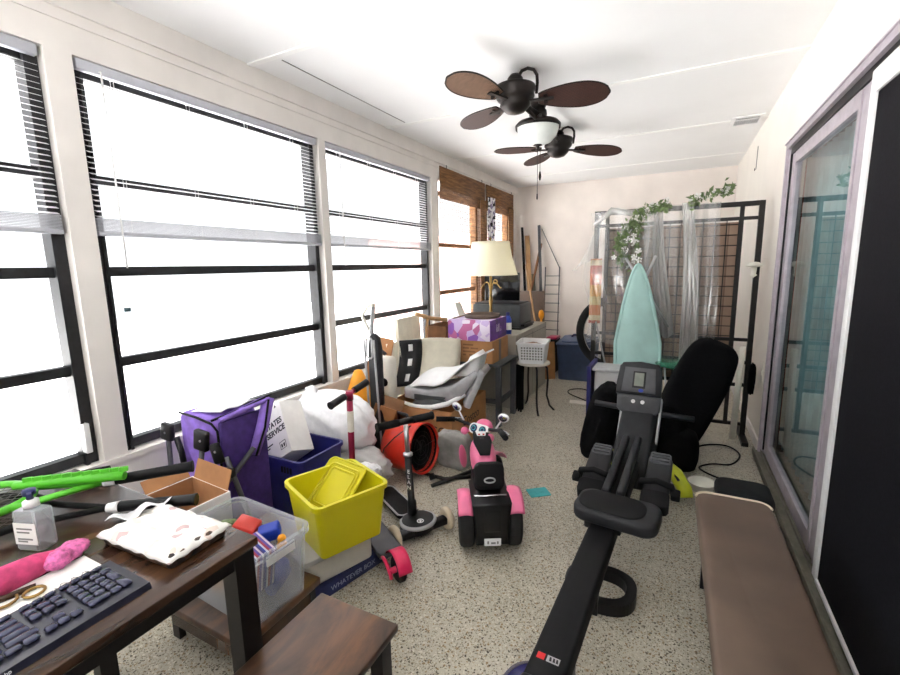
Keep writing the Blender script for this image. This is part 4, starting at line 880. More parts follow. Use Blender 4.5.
def hood(u, v):
    x = -1.85 + .62 * u; w = .2 * math.sin(PI * (.18 + .64 * u)) ** .6
    c_ = 2 * v - 1; z = .46 + .30 * u ** 1.6 + .10 * (1 - abs(c_) ** 2.4) * math.sin(PI * min(1, u * 1.15 + .08)) + .025 * math.sin(9 * u)
    return (x, 2.98 + w * c_, z)
P1('shell', M['white'], tp, lambda b: b.sheet(hood, 34, 22, .012), True)
P1('head_fin', M['white'], tp, lambda b: b.prism([(-.10, 0), (.07, .02), (.10, .15), (.07, .19), (.02, .16), (-.02, .08)], -.11, .11, frame_m((-1.35, 2.96, .585), (1, .1, 0), (0, 0, 1)), .03), True)
P1('lower_body', M['lgrey'], tp, lambda b: b.prism([(-.30, -.03), (-.05, -.06), (.18, .02), (.30, .18), (.27, .22), (.1, .1), (-.1, .05), (-.30, .05)], -.17, .17, frame_m((-1.55, 2.96, .43), (1, .05, 0), (0, 0, 1)), .02), True)
P1('slot', M['dress'], tp, lambda b: b.prism([(-.16, -.015), (.06, -.02), (.1, .02), (-.16, .025)], 0, .012, frame_m((-1.58, 2.785, .42), (1, .05, 0), (0, 0, 1))), True)
P1('rim_flange', M['white'], tp, lambda b: b.tube([(-1.86, 2.8, .355), (-1.72, 2.755, .35), (-1.58, 2.75, .365), (-1.46, 2.77, .40), (-1.34, 2.83, .47)], [.012, .018, .02, .02, .014], 10), True)
P1('side_pillar', M['lgrey'], tp, lambda b: b.bar((-1.34, 2.84, .38), (-1.24, 2.9, .64), .12, .05, bev=.012), True)
P1('seat_pad', M['dress'], tp, lambda b: b.ell((-1.62, 2.79, .385), (.15, .04, .035), (0, -.1, 0), noise=.06), True)
single('foam_sheet', 'tall cream foam board standing against the third window', 'board', M['cream'], lambda b: b.cbox((-2.06, 3.24, .62), (.035, .4, .7), (0, R(-4), R(4))).box((-2.11, 3.06, 0), (-2.02, 3.42, .3)))
single('cardboard_sheet', 'orange brown cardboard flap standing behind the tall floor cleaner', 'cardboard', M['cardo'], lambda b: b.cbox((-2.2, 2.95, .58), (.2, .006, .5), (R(-6), R(10), R(10))).box((-2.3, 2.93, 0), (-2.16, 3.0, .36)))
single('wrapping_roll', 'pale yellow wooden stick and wrap lying up on the window ledge', 'roll', M['lwood'], lambda b: b.tube([(-2.0, 3.25, 1.0), (-1.94, 3.38, .95), (-1.8, 3.45, .93)], .018, 8).cyl((-1.98, 3.36, .6), (-1.95, 3.36, .955), .012, n=8))

# work stand with stacked boxes
ws = thing('work_stand', 'grey metal stand holding the purple and brown boxes', 'stand', (-1.58, 3.66, 0))
P1('shelf_top', M['dress'], ws, lambda b: b.box((-1.82, 3.45, .54), (-1.30, 3.92, .56), bev=.003), True)
for x, y in ((-1.335, 3.5), (-1.335, 3.88), (-1.79, 3.5), (-1.79, 3.88)): P1('leg', M['grey'], ws, lambda b: b.box((x - .022, y - .022, 0), (x + .022, y + .022, .54)), True)
P1('cross_rail', M['grey'], ws, lambda b: b.box((-1.35, 3.5, .2), (-1.32, 3.88, .24)).box((-1.79, 3.49, .2), (-1.335, 3.515, .24)), True)
bx = thing('brown_box', 'brown printed cardboard box under the purple box on the grey stand', 'box', (-1.57, 3.66, .56))
P1('carton', M['card'], bx, lambda b: b.box((-1.76, 3.47, .56), (-1.38, 3.86, .755), bev=.003), True)
P1('printed_panel', M['cardd'], bx, lambda b: [b.box((-1.66 + dx, 3.468, .6 + dz), (-1.66 + dx + w_, 3.4705, .6 + dz + .014)) for dx, dz, w_ in ((0, .11, .1), (0, .08, .06), (.075, .08, .07), (0, .05, .12), (0, .02, .03), (.06, .02, .06))], True)
P1('tape', M['tan'], bx, lambda b: b.box((-1.3805, 3.62, .56), (-1.379, 3.68, .755)), True)
px_ = thing('purple_box', 'purple and lilac printed box on top of the brown box stack', 'box', (-1.58, 3.67, .756))
P1('carton', M['lilac'], px_, lambda b: b.box((-1.80, 3.46, .756), (-1.40, 3.86, .935), bev=.003), True)
P1('side_panel', M['purpbox'], px_, lambda b: b.box((-1.4, 3.462, .757), (-1.396, 3.858, .934)), True)
lettering('lilla', .1, M['lilac'], px_, root_m(px_).inverted() @ V((-1.3955, 3.66, .85)), (0, 1, 0), (0, 0, 1))
single('round_tray', 'pinkish round wooden tray on top of the purple box', 'tray', M['tan'], lambda b: b.lathe([(0, 0), (.15, 0), (.16, .006), (.16, .035), (.15, .036), (.145, .012), (0, .01)], n=36), (-1.56, 3.68, .936))
bo = thing('bottle', 'small blue bottle standing behind the purple box', 'bottle', (-1.45, 4.05, .74))
P1('bottle_body', M['blue'], bo, lambda b: b.lathe([(0, 0), (.035, 0), (.036, .14), (.02, .175), (.014, .18), (0, .18)]))
P1('cap', M['navy'], bo, lambda b: b.lathe([(.018, .178), (.018, .21), (0, .21)]))
P1('label_sticker', M['paper'], bo, lambda b: b.lathe([(.0365, .04), (.0365, .11)]))

# cabinet behind with lamp, printer, monitor
cbn = thing('storage_cabinet', 'long putty grey metal cabinet along the left wall under the lamp', 'cabinet', (-1.63, 4.6, 0))
P1('body', M['cab'], cbn, lambda b: b.box((-1.92, 4.0, 0), (-1.35, 5.1, .735), bev=.006), True)
P1('side_seam', M['grey'], cbn, lambda b: b.box((-1.3505, 4.55, .03), (-1.3485, 4.556, .7)).box((-1.3505, 4.02, .68), (-1.3485, 5.08, .684)), True)
pr = thing('printer', 'dark grey printer on the putty cabinet behind the lamp stem', 'printer', (-1.68, 4.55, .735))
P1('casing', M['dress'], pr, lambda b: b.box((-1.98, 4.4, .75), (-1.44, 4.78, .99), bev=.012), True)
P1('paper_tray', M['black'], pr, lambda b: b.box((-1.44, 4.42, .76), (-1.4, 4.76, .785)).box((-1.9, 4.36, .735), (-1.42, 4.8, .752)), True)
P1('lid', M['dgrey'], pr, lambda b: b.box((-1.96, 4.42, .99), (-1.46, 4.76, 1.005), bev=.004), True)
mo = thing('monitor', 'dark flat monitor standing behind the cream lamp shade', 'monitor', (-1.95, 5.2, .735))
P1('screen', M['blackglass'], mo, lambda b: b.cbox((-1.86, 5.0, 1.14), (.42, .04, .34), (0, 0, R(8)), bev=.008), True)
P1('stand', M['black'], mo, lambda b: b.box((-1.89, 4.98, .75), (-1.83, 5.02, 1.0)).box((-1.92, 4.92, .735), (-1.74, 5.08, .75), bev=.004), True)
lp = thing('table_lamp', 'brass table lamp with a large cream bell shade on the cabinet', 'lamp', (-1.71, 4.26, .735))
P1('lamp_base', M['gold'], lp, lambda b: b.lathe([(0, 0), (.09, 0), (.092, .012), (.06, .03), (.03, .06), (.022, .1), (.03, .14), (.018, .18), (.014, .24), (.022, .3), (.013, .36), (.012, .62), (.008, .64), (0, .64)]))
P1('scroll_arm', M['gold'], lp, lambda b: [b.tube([(s_ * (.012 + .05 * (1 - math.cos(R(t)))), 0, .42 + .05 * math.sin(R(t * 1.6)) + t * .0004) for t in range(0, 190, 15)], .006, 8) for s_ in (-1, 1)] + [b.tube([(.05 + .02 * math.cos(R(t)), 0, .5 + .02 * math.sin(R(t))) for t in range(0, 360, 24)], .006, 8, closed=True)])
lsh = P1('lamp_shade', M['shade'], lp, lambda b: b.lathe([(.275, .565), (.262, .60), (.236, .68), (.212, .77), (.196, .86), (.19, .90), (.186, .9), (.192, .855), (.208, .768), (.232, .678), (.258, .598), (.271, .567), (.275, .565)], n=48))
P1('finial', M['gold'], lsh, lambda b: b.lathe([(.012, .88), (.006, .92), (.012, .935), (0, .95)], n=12).tube([(-.137, 0, .85), (.137, 0, .85)], .003, 6).cyl((0, 0, .62), (0, 0, .86), .004, n=6))
wb = thing('white_lampshade', 'white square lampshade tipped over beside the bamboo shade', 'lampshade', (-1.97, 4.05, .735))
P1('shade_body', M['paper'], wb, lambda b: b.raw([(-.17, -.1, .0), (.1, -.1, .0), (.1, .1, .0), (-.17, .1, 0), (-.13, -.06, .26), (-.02, -.06, .3), (-.02, .06, .3), (-.13, .06, .26)], [(0, 1, 5, 4), (1, 2, 6, 5), (2, 3, 7, 6), (3, 0, 4, 7), (3, 2, 1, 0)]))
P1('shade_rim', M['dwood'], wb, lambda b: b.tube([(-.17, -.1, .004), (.1, -.1, .004), (.1, .1, .004), (-.17, .1, .004)], .006, 6, closed=True))
single('open_box', 'dark open cardboard box beside the tipped white lampshade', 'box', M['cardd'], lambda b: (openbox(b, -2.06, 3.5, .56, -1.84, 3.85, .86), b.cbox((-1.82, 3.66, .9), (.14, .3, .004), (0, R(-40), 0)), b.box((-2.06, 3.5, 0), (-1.84, 3.85, .56))))
# basket on metal stool
so = thing('metal_stool', 'round white seated stool with curved black legs holding the white basket', 'stool', (-1.19, 4.06, 0))
P1('seat', M['offwhite'], so, lambda b: b.lathe([(0, .46), (.15, .46), (.155, .47), (.15, .482), (0, .484)], (-1.19, 4.06, 0), 36), True)
for aa in (20, -60, 130, 215):
    P1('leg', M['black'], so, lambda b: b.tube([(-1.19 + r_ * .9 * math.cos(R(aa)), 4.06 + r_ * .9 * math.sin(R(aa)), z) for r_, z in ((.1, .46), (.14, .42), (.15, .3), (.14, .15), (.17, .05), (.22, .0))], .01, 8), True)
bk = thing('laundry_basket', 'small white plastic basket sitting on the round stool', 'basket', (-1.195, 4.06, .484), 8)
def f(b):
    tub(b, .27, .3, .2, .84, .006, .01, .02)
P1('basket_body', M['white'], bk, f)
P1('holes', M['inkg'], bk, lambda b: [b.box((-.095 + i * .026, -.1465 - k * .0025 + .009, .04 + k * .026), (-.08 + i * .026, -.1435 - k * .0025 + .008, .055 + k * .026)) for i in range(8) for k in range(5)])
P1('contents', M['cardd'], bk, lambda b: b.ell((0, 0, .14), (.11, .12, .04), noise=.1))
single('black_fringe', 'black tasselled cloth hanging beneath the basket stool', 'cloth', M['blackfab'], lambda b: [b.tube([(-1.335 + k * .009, 3.955 + .012 * math.sin(k), .46), (-1.335 + k * .009, 3.955 + .012 * math.sin(k * 2), .3), (-1.335 + k * .0095, 3.955 + .012 * math.sin(k * 3), .02 * (k % 3))], .009, 6) for k in range(9)])
# back corner
single('cardboard_sheet', 'brown cardboard sheet leaning at the end of the putty cabinet', 'cardboard', M['card'], lambda b: b.cbox((-1.38, 5.28, .23), (.2, .012, .46), (R(-6), 0, R(38))))
tt = thing('storage_tote', 'slate blue lidded plastic tote by the back wall', 'tote', (-1.07, 5.62, 0), 3)
P1('tote_body', M['bluebin'], tt, lambda b: b.raw(*(lambda A, B: ([(x, y, 0) for x, y in A] + [(x, y, .43) for x, y in B], [tuple(range(len(A)))[::-1], tuple(range(len(A), 2 * len(A)))] + [(i, (i + 1) % len(A), len(A) + (i + 1) % len(A), len(A) + i) for i in range(len(A))]))(rrect(.4, .6, .05), rrect(.44, .66, .05))))
ttl = P1('lid', M['bluebin'], tt, lambda b: b.prism(rrect(.46, .68, .05), .43, .455, Matrix(), .006).prism(rrect(.36, .54, .05), .455, .475, Matrix(), .008))
P1('handle', M['navybox'], ttl, lambda b: b.tube([(-.1, .1, .47), (-.08, .1, .5), (.08, .1, .5), (.1, .1, .47)], .014, 8))
bw = thing('bicycle_wheel', 'black bicycle wheel propped behind the left edge of the grid rack', 'wheel', (-.57, 4.65, .32))
wc_ = V((-.57, 4.65, .70)); wa = V((.25, 1, 0)).normalized(); wq = wa.to_track_quat('Z', 'Y').to_matrix()
single('black_crate', 'low black crate on the floor under the bicycle wheel', 'crate', M['blackm'], lambda b: b.box((-.75, 4.5, 0), (-.4, 4.82, .325), bev=.015))
P1('tyre', M['rubber'], bw, lambda b: b.tube([wc_ + wq @ V((.33 * math.cos(R(t)), .33 * math.sin(R(t)), 0)) for t in range(0, 360, 8)], .042, 12, closed=True), True)
P1('rim', M['silver'], bw, lambda b: b.tube([wc_ + wq @ V((.295 * math.cos(R(t)), .295 * math.sin(R(t)), 0)) for t in range(0, 360, 8)], .009, 8, closed=True), True)
P1('spokes', M['silver'], bw, lambda b: [b.cyl(wc_ + wq @ V((.02 * math.cos(R(t)), .02 * math.sin(R(t)), .02 * (-1) ** (t // 15))), wc_ + wq @ V((.293 * math.cos(R(t + 6)), .293 * math.sin(R(t + 6)), 0)), .0015, n=4) for t in range(0, 360, 15)], True)
P1('hub', M['dgrey'], bw, lambda b: b.cyl(wc_ - wa * .04, wc_ + wa * .04, .022, n=14), True)
for lab, p, q_, m, w_, nm in (('black wooden pole leaning in the far left corner', (-1.98, 6.45, 0), (-2.24, 6.91, 1.98), 'blackm', .035, 'pole'), ('pale wooden board strip leaning beside the black pole', (-1.92, 6.5, 0), (-2.16, 6.92, 1.85), 'lwood', .07, 'board_strip'),
                              ('olive green narrow board leaning in the back corner', (-1.9, 6.62, 0), (-2.09, 6.93, 1.25), 'track', .1, 'board_strip'),
                              ('long grey metal pole leaning on the back wall', (-1.80, 6.6, 0), (-1.97, 6.92, 2.0), 'grey', .04, 'pole'), ('thin brown rod leaning across towards the left corner', (-2.12, 6.3, 0), (-1.93, 6.92, 1.72), 'cardd', .03, 'rod')):
    b = MB(); b.bar(p, q_, w_, .022); tag(b.build(nm, M[m]), lab, nm.split('_')[0])
wr = thing('wire_shelf', 'grey wire shelf panel leaning against the back wall', 'shelf', (-1.7, 6.85, 0))
def f(b):
    for k in range(9): b.cyl((-1.86, 6.86 + k * .004, .1 + k * .14), (-1.62, 6.86 + k * .004, .1 + k * .14), .006, n=6)
    for x in (-1.86, -1.64): b.cyl((x, 6.85, 0), (x, 6.93, 1.36), .009, n=8)
    b.cyl((-1.64, 6.93, 1.34), (-1.93, 6.93, 1.95), .006, n=6)
P1('wire_grid', M['grey'], wr, f, True)
single('brown_cabinet', 'narrow pinkish brown board standing beside the monitor at the back', 'board', M['tan'], lambda b: b.box((-1.86, 5.6, 0), (-1.52, 5.66, 1.06)))
br_ = thing('broom', 'yellow handled broom standing in front of the back corner', 'broom', (-1.52, 5.42, 0))
P1('handle', M['lwood'], br_, lambda b: b.cyl((-1.52, 5.44, .3), (-1.75, 5.58, 1.4), .012, n=8), True)
P1('brush_head', M['orange'], br_, lambda b: b.ell((-1.5, 5.42, .78), (.035, .03, .06), noise=.04).cyl((-1.5, 5.42, 0), (-1.5, 5.42, .75), .014, n=8), True)
tl_ = thing('tool_caddy', 'dark red and black tool bundle behind the cardboard sheet', 'tools', (-1.42, 5.7, 0))
P1('bundle', M['blackm'], tl_, lambda b: b.box((-1.53, 5.55, 0), (-1.35, 5.85, .44), bev=.02), True)
P1('red_cap', M['maroon'], tl_, lambda b: b.box((-1.47, 5.58, .44), (-1.34, 5.8, .475), bev=.01), True)
SKY, SUN, EXPO = 1.6, 52.0, 0.15; CAM = (27.239, 9.159, -1.105, 442.3)
# ------------------------------------------------------------------ grid rack, sheets, garland
rk = thing('grid_rack', 'tall black metal grid rack with wire mesh standing across the back of the room', 'rack', (-.05, 4.05, 0))
y0 = 4.05
P1('top_rail', M['iron'], rk, lambda b: b.box((-.66, y0 - .015, 1.80), (.54, y0 + .015, 1.835)), True)
P1('second_rail', M['iron'], rk, lambda b: b.box((-.66, y0 - .012, 1.70), (.54, y0 + .012, 1.725)), True)
for x, z1 in ((.522, 1.835), (-.645, 1.835)): P1('post', M['iron'], rk, lambda b: b.box((x - .018, y0 - .018, 0), (x + .018, y0 + .018, z1)), True)
for x in (.40, -.56): P1('inner_post', M['iron'], rk, lambda b: b.box((x - .014, y0 - .014, .1), (x + .014, y0 + .014, 1.83)), True)
def f(b):
    x = -.545
    while x < .39: b.cyl((x, y0 - .004, .42), (x, y0 - .004, 1.70), .0035, n=5); x += .0775
    z = .43
    while z < 1.70: b.cyl((-.55, y0 + .003, z), (.39, y0 + .003, z), .0035, n=5); z += .0775
P1('wire_mesh', M['iron'], rk, f, True)
P1('lower_rail', M['iron'], rk, lambda b: [b.box((-.66, y0 - .012, z), (.54, y0 + .012, z + .025)) for z in (.1, .42, .60, .78)], True)
P1('foot', M['iron'], rk, lambda b: b.box((.50, y0 - .2, 0), (.545, y0 + .2, .03)), True)
P1('foot', M['iron'], rk, lambda b: b.box((-.668, y0 - .2, 0), (-.623, y0 + .2, .03)), True)
P1('back_panel', M['brownpanel'], rk, lambda b: b.prism([(-.55, .42), (.395, .42), (.395, 1.69), (-.55, 1.69)], 0, .006, frame_m((0, y0 + .035, 0), (1, 0, 0), (0, 0, 1))), True)
single('shell_ornament', 'small cream shell ornament clipped to the right post of the grid rack', 'ornament', M['offwhite'], lambda b: b.lathe([(0, .03), (.03, .026), (.06, .0), (.045, -.006), (.02, -.01), (.016, -.06), (.024, -.07), (0, -.09)], n=18), (.50, 4.015, 1.36))
single('white_tube', 'white tube standing at the right end of the grid rack', 'tube', M['offwhite'], lambda b: b.cyl((.455, 4.0, .0), (.47, 3.99, .75), .022, n=16))
single('black_cloth', 'black cloth hanging on the right post of the grid rack', 'cloth', M['blackfab'], lambda b: b.ell((.545, 3.99, .5), (.025, .04, .12), None, 20, 16, .8, .1, 3))
single('hanging_scarf', 'orange and yellow patterned scarf hanging on the left post of the grid rack', 'scarf', M['scarf'], lambda b: b.sheet(lambda u, v: (-.685 + .095 * u, y0 - .03 + .008 * math.sin(14 * u + 3 * v), .88 + .56 * v), 10, 16, .003))
def drape(x0, x1, z0, z1, seed, amp=.025, lean=0, narrow=0):
    r = random.Random(seed); ph = [r.uniform(0, 6.3) for _ in range(5)]
    def fn(u, v):
        w = (1 - narrow * v); x = (x0 + x1) / 2 + (x1 - x0) * (u - .5) * w + lean * (1 - v) + .012 * math.sin(5 * v + ph[0])
        y = y0 - .05 - .012 * (1 - v) + amp * (.3 + .7 * (1 - v)) * (math.sin(u * 23 + ph[1] + 2 * v) + .6 * math.sin(u * 41 + ph[2] - 3 * v) + .35 * math.sin(u * 9 + 6 * v + ph[3]))
        return (x, min(y, y0 - .03), z0 + (z1 - z0) * v + .02 * math.sin(7 * u + ph[4]) * (1 - v))
    return fn
pl = thing('plastic_sheet', 'large clear plastic sheet draped over the right half of the grid rack', 'plastic sheet', (.1, 4.0, .5))
P1('sheet', M['film'], pl, lambda b: b.sheet(drape(-.26, .27, .52, 1.84, 2, .022), 80, 24), True)
P1('folded_layer', M['filmf'], pl, lambda b: b.sheet(drape(-.03, .11, .55, 1.85, 6, .014, .08, .45), 34, 24), True)
P1('folded_layer', M['filmf'], pl, lambda b: b.sheet(drape(-.24, -.10, .8, 1.84, 8, .014, .08, .55), 18, 18), True)
pl2 = thing('plastic_sheet', 'torn clear plastic hanging off the left corner of the grid rack', 'plastic sheet', (-.6, 4.0, .9))
def fn(u, v): 
    return (-.70 + .5 * u + .03 * math.sin(9 * v), y0 - .055 - .02 * (math.sin(19 * u + 4 * v) + 1), .75 + 1.07 * v - .1 * u * (1 - v))
P1('sheet', M['film'], pl2, lambda b: b.sheet(fn, 40, 20), True)
P1('corner_flap', M['film'], pl2, lambda b: b.sheet(lambda u, v: (-.84 + .2 * u + .05 * v, y0 - .06 - .03 * math.sin(3 * u), 1.34 + .35 * v * u + .1 * u), 10, 10), True)
P1('tucked_edge', M['filmf'], pl2, lambda b: b.tube([(-.66, y0 - .06, 1.72), (-.52, y0 - .05, 1.83), (-.38, y0 - .05, 1.80), (-.3, y0 - .05, 1.82)], [.012, .03, .024, .015], 10), True)
P1('hanging_edge', M['filmf'], pl2, lambda b: b.tube([(-.62, y0 - .06, .9), (-.54, y0 - .12, .62), (-.47, y0 - .2, .4)], .008, 6), True)
gd = thing('flower_garland', 'green leaf garland with white flowers looped over the grid rack', 'garland', (-.3, 4.0, 1.3))
rr = random.Random(5)
path = [(-.41, 1.36), (-.44, 1.5), (-.43, 1.6), (-.38, 1.7), (-.3, 1.79), (-.2, 1.83), (-.1, 1.84)]
path2 = [(.04, 1.84), (.1, 1.89), (.17, 1.88), (.24, 1.90), (.31, 1.92)]
path3 = [(-.2, 1.82), (-.29, 1.74), (-.32, 1.58), (-.32, 1.4)]
def leafcloud(b, pth, n, sp, flower=False):
    for _ in range(n):
        t = rr.random() * (len(pth) - 1); i = int(t); f_ = t - i; a_, c_ = pth[i], pth[min(i + 1, len(pth) - 1)]
        x = a_[0] + (c_[0] - a_[0]) * f_ + rr.gauss(0, sp); z = a_[1] + (c_[1] - a_[1]) * f_ + rr.gauss(0, sp); y = y0 - .07 + rr.uniform(-.04, .03)
        m = Matrix.Translation((x, y, z)) @ Euler((rr.uniform(-1, 1) + PI / 2, rr.uniform(-1.2, 1.2), rr.uniform(0, 6.3))).to_matrix().to_4x4()
        s_ = rr.uniform(.7, 1.25)
        if flower:
            for k in range(5):
                mk = m @ Matrix.Rotation(k * 2 * PI / 5, 4, 'Z'); b.raw([mk @ V(p) for p in ((0, 0, 0), (.016 * s_, -.008 * s_, .003), (.026 * s_, 0, .006), (.016 * s_, .008 * s_, .003))], [(0, 1, 2, 3)])
        else:
            b.raw([m @ V(p) for p in ((-.024 * s_, 0, 0), (0, -.012 * s_, .004), (.028 * s_, 0, -.003), (0, .012 * s_, .004))], [(0, 1, 2, 3)])
P1('leaves', [M['dgreen']], gd, lambda b: (leafcloud(b, path, 360, .022), leafcloud(b, path2, 90, .02), leafcloud(b, path3, 60, .02)), True)
P1('blossoms', M['petal'], gd, lambda b: (leafcloud(b, path, 30, .028, True), leafcloud(b, path2, 12, .022, True), leafcloud(b, path3, 34, .022, True)), True)
P1('vine_stem', M['dgreen'], gd, lambda b: [b.tube([(x, y0 - .06, z) for x, z in p], .003, 5) for p in (path, path2, path3)], True)

ib_ = thing('ironing_board', 'upright ironing board in a pale mint cover leaning on the grid rack', 'ironing board', (-.26, 3.85, 0))
def outl(t):  # half width against height
    zt = 1.385 - t
    return .165 * min(1, (max(t, 0) / .62)) ** .62 if t < .62 else .165
hs = [0, .008, .025, .06, .12, .2, .32, .45, .62, .85, 1.1, 1.3]
poly = [(outl(t), -t) for t in hs] + [(-outl(t), -t) for t in reversed(hs[1:])]
mI = frame_m((-.285, 3.83, 1.385), (1, .05, .03), (-.04, .06, 1))
def f(b):
    n, m_ = 26, 40
    def fn(u, v):
        t = 1.3 * (v ** 1.3); w = max(.004, outl(t)); x = (2 * u - 1) * w
        return mI @ V((x, -t, .022 * (1 - abs(2 * u - 1) ** 4) * min(1, t * 12) + .0035 * math.sin(30 * (x + .1 * t)) * min(1, t * 2)))
    b.sheet(fn, n, m_, 0); b.sheet(lambda u, v: mI @ V(((2 * u - 1) * max(.004, outl(1.3 * v ** 1.3)), -1.3 * v ** 1.3, -.012)), n, m_, 0)
    b.tube([mI @ V((x, y, .0)) for x, y in poly], .013, 8, closed=True)
P1('cover', M['mint'], ib_, f, True)
for p, q in (((-.385, 3.87, 1.44), (-.25, 3.88, 1.22)), ((-.165, 3.87, 1.45), (-.27, 3.88, 1.18))):
    P1('leg_tube', M['silver'], ib_, lambda b: b.tube([p, q, V(q) + (V(q) - V(p)) * 1.5], .011, 10), True)
P1('foot', M['blackm'], ib_, lambda b: b.tube([(-.35, 3.86, .012), (-.13, 3.86, .012)], .012, 8).tube([(-.24, 3.86, .012), (-.24, 3.87, .2)], .011, 8), True)

# tote, blue board, glass table behind the rower
so2 = thing('storage_tote', 'white translucent lidded tote behind the rowing machine', 'tote', (-.45, 3.62, 0))
P1('tote_body', M['bagc'], so2, lambda b: b.box((-.55, 3.555, .2), (-.36, 3.77, .56), bev=.02), True)
P1('lid', M['lgrey'], so2, lambda b: b.box((-.565, 3.54, .56), (-.345, 3.78, .585), bev=.008), True)
P1('contents', M['paper'], so2, lambda b: b.box((-.53, 3.575, .22), (-.38, 3.75, .46)), True)
P1('tote_base', M['blackm'], so2, lambda b: b.box((-.55, 3.555, 0), (-.36, 3.77, .2)), True)
single('blue_board', 'dark blue board standing beside the white tote', 'board', M['navy'], lambda b: b.box((-.60, 3.52, .0), (-.572, 3.85, .60)))
gt = thing('glass_table', 'small glass side table with thin metal legs between the rower and the black chair', 'table', (.06, 3.74, 0))
P1('glass_top', M['greenglass'], gt, lambda b: b.lathe([(0, .62), (.18, .62), (.185, .625), (.18, .63), (0, .63)], (.06, 3.74, 0), 40), True)
for a_ in (30, 150, 270): P1('leg', M['silver'], gt, lambda b: b.tube([(.06 + .14 * math.cos(R(a_)), 3.74 + .14 * math.sin(R(a_)), .618), (.06 + .1 * math.cos(R(a_)), 3.74 + .1 * math.sin(R(a_)), .3), (.06 + .16 * math.cos(R(a_)), 3.74 + .16 * math.sin(R(a_)), 0)], .007, 8), True)
single('white_carton', 'white carton under the glass side table', 'carton', M['paper'], lambda b: b.box((.0, 3.7, .0), (.1, 3.8, .5), bev=.004))

# black chair
bc = thing('recliner_chair', 'large black padded recliner chair slumped behind the rowing machine', 'chair', (-.1, 3.35, 0))
mC = frame_m((.125, 3.42, .46), (.93, .05, -.36), (.36, .10, .93))
def f(b):
    b.T = mC; b.ell((0, 0, 0), (.175, .43, .085), None, 44, 30, .55, .012, 4)
P1('backrest', M['blackfab'], bc, f, True)
P1('seat', M['blackfab'], bc, lambda b: b.ell((-.16, 3.36, .2), (.27, .19, .22), None, 40, 26, .6, .02, 6), True)
P1('side_bolster', M['blackfab'], bc, lambda b: b.ell((-.44, 3.3, .25), (.12, .22, .28), (0, R(12), 0), 30, 22, .65, .03, 2), True)
P1('footrest', M['blackfab'], bc, lambda b: b.ell((.06, 3.3, .13), (.13, .17, .14), None, 30, 22, .6, .02, 9), True)

# ------------------------------------------------------------------ rowing machine
rw = thing('rowing_machine', 'black rowing machine with a grey monitor standing on the terrazzo in the foreground', 'rowing machine', (-.2, 2.1, 0))
AX = lambda y, x=0, z=0: V((-.262 + (y - 1.1) * .052 + x, y, z))
P1('rail', M['blackm'], rw, lambda b: b.bar(AX(1.0, 0, .262), AX(2.75, 0, .29), .108, .075, bev=.012), True)
P1('rail_end_cap', M['black'], rw, lambda b: b.bar(AX(.96, 0, .262), AX(1.02, 0, .262), .116, .085, bev=.014), True)
ir = root_m(rw).inverted()
mt = frame_m(AX(1.085, 0, .3015), (1, -.052, 0), (.052, 1, .02))
P1('red_badge', M['inkr'], rw, lambda b: b.prism([(-.036, -.01), (-.014, -.01), (-.014, .011), (-.036, .011)], 0, .0008, mt), True)
P1('grey_badge', M['lgrey'], rw, lambda b: b.prism([(-.008, -.01), (.028, -.01), (.028, .011), (-.008, .011)], 0, .0008, mt), True)
P1('badge_marks', M['ink'], rw, lambda b: [b.prism([(x, -.006), (x + .007, -.006), (x + .004, .007), (x - .001, .007)], .0008, .0014, mt) for x in (.0, .01, .019)], True)
P1('rear_foot', M['bluegloss'], rw, lambda b: b.lathe([(.11, 0), (.112, .03), (.095, .06), (.06, .085), (0, .095)], (-.345, 1.2, 0), 30), True)
P1('rear_post', M['black'], rw, lambda b: b.box((-.29, 1.15, .04), (-.22, 1.25, .235)).box((-.34, 1.17, .02), (-.16, 1.23, .06), bev=.01), True)
def f(b):
    n = 40; o = []; i_ = []
    for k in range(n):
        t = 2 * PI * k / n; c_, s_ = math.cos(t), math.sin(t); sg = lambda q: math.copysign(abs(q) ** .8, q)
        o.append((-.225 + .145 * sg(c_), 1.80 + .125 * sg(s_))); i_.append((-.225 + .105 * sg(c_), 1.80 + .085 * sg(s_)))
    vs = [(*p, z) for z in (0, .05) for p in o] + [(*p, z) for z in (0, .05) for p in i_]; fs = []
    for k in range(n):
        j = (k + 1) % n; fs += [(k, j, n + j, n + k), (2 * n + k, 3 * n + k, 3 * n + j, 2 * n + j), (n + k, n + j, 3 * n + j, 3 * n + k), (k, 2 * n + k, 2 * n + j, j)]
    b.raw(vs, fs); b.box((-.265, 1.66, .0), (-.215, 1.70, .235)).box((-.265, 1.9, .0), (-.215, 1.94, .235))
P1('stabilizer_foot', M['black'], rw, f, True)
mS = frame_m(AX(1.865, .045, .355), (1, -.12, -.0), (.12, 1, .03))
sea = P1('seat', M['dgrey'], rw, lambda b: b.prism([(x, y + (.02 if abs(x) < .1 else 0)) for x, y in rrect(.34, .2, .06, 8)], -.03, .028, mS, .014), True)
P1('seat_pad', M['blackm'], sea, lambda b: b.prism([(x - .02, y) for x, y in rrect(.27, .165, .07, 8)], .026, .034, mS, .005), True)
P1('seat_carriage', M['black'], rw, lambda b: b.bar(AX(1.79, .0, .315), AX(1.96, 0, .318), .15, .05, bev=.008), True)
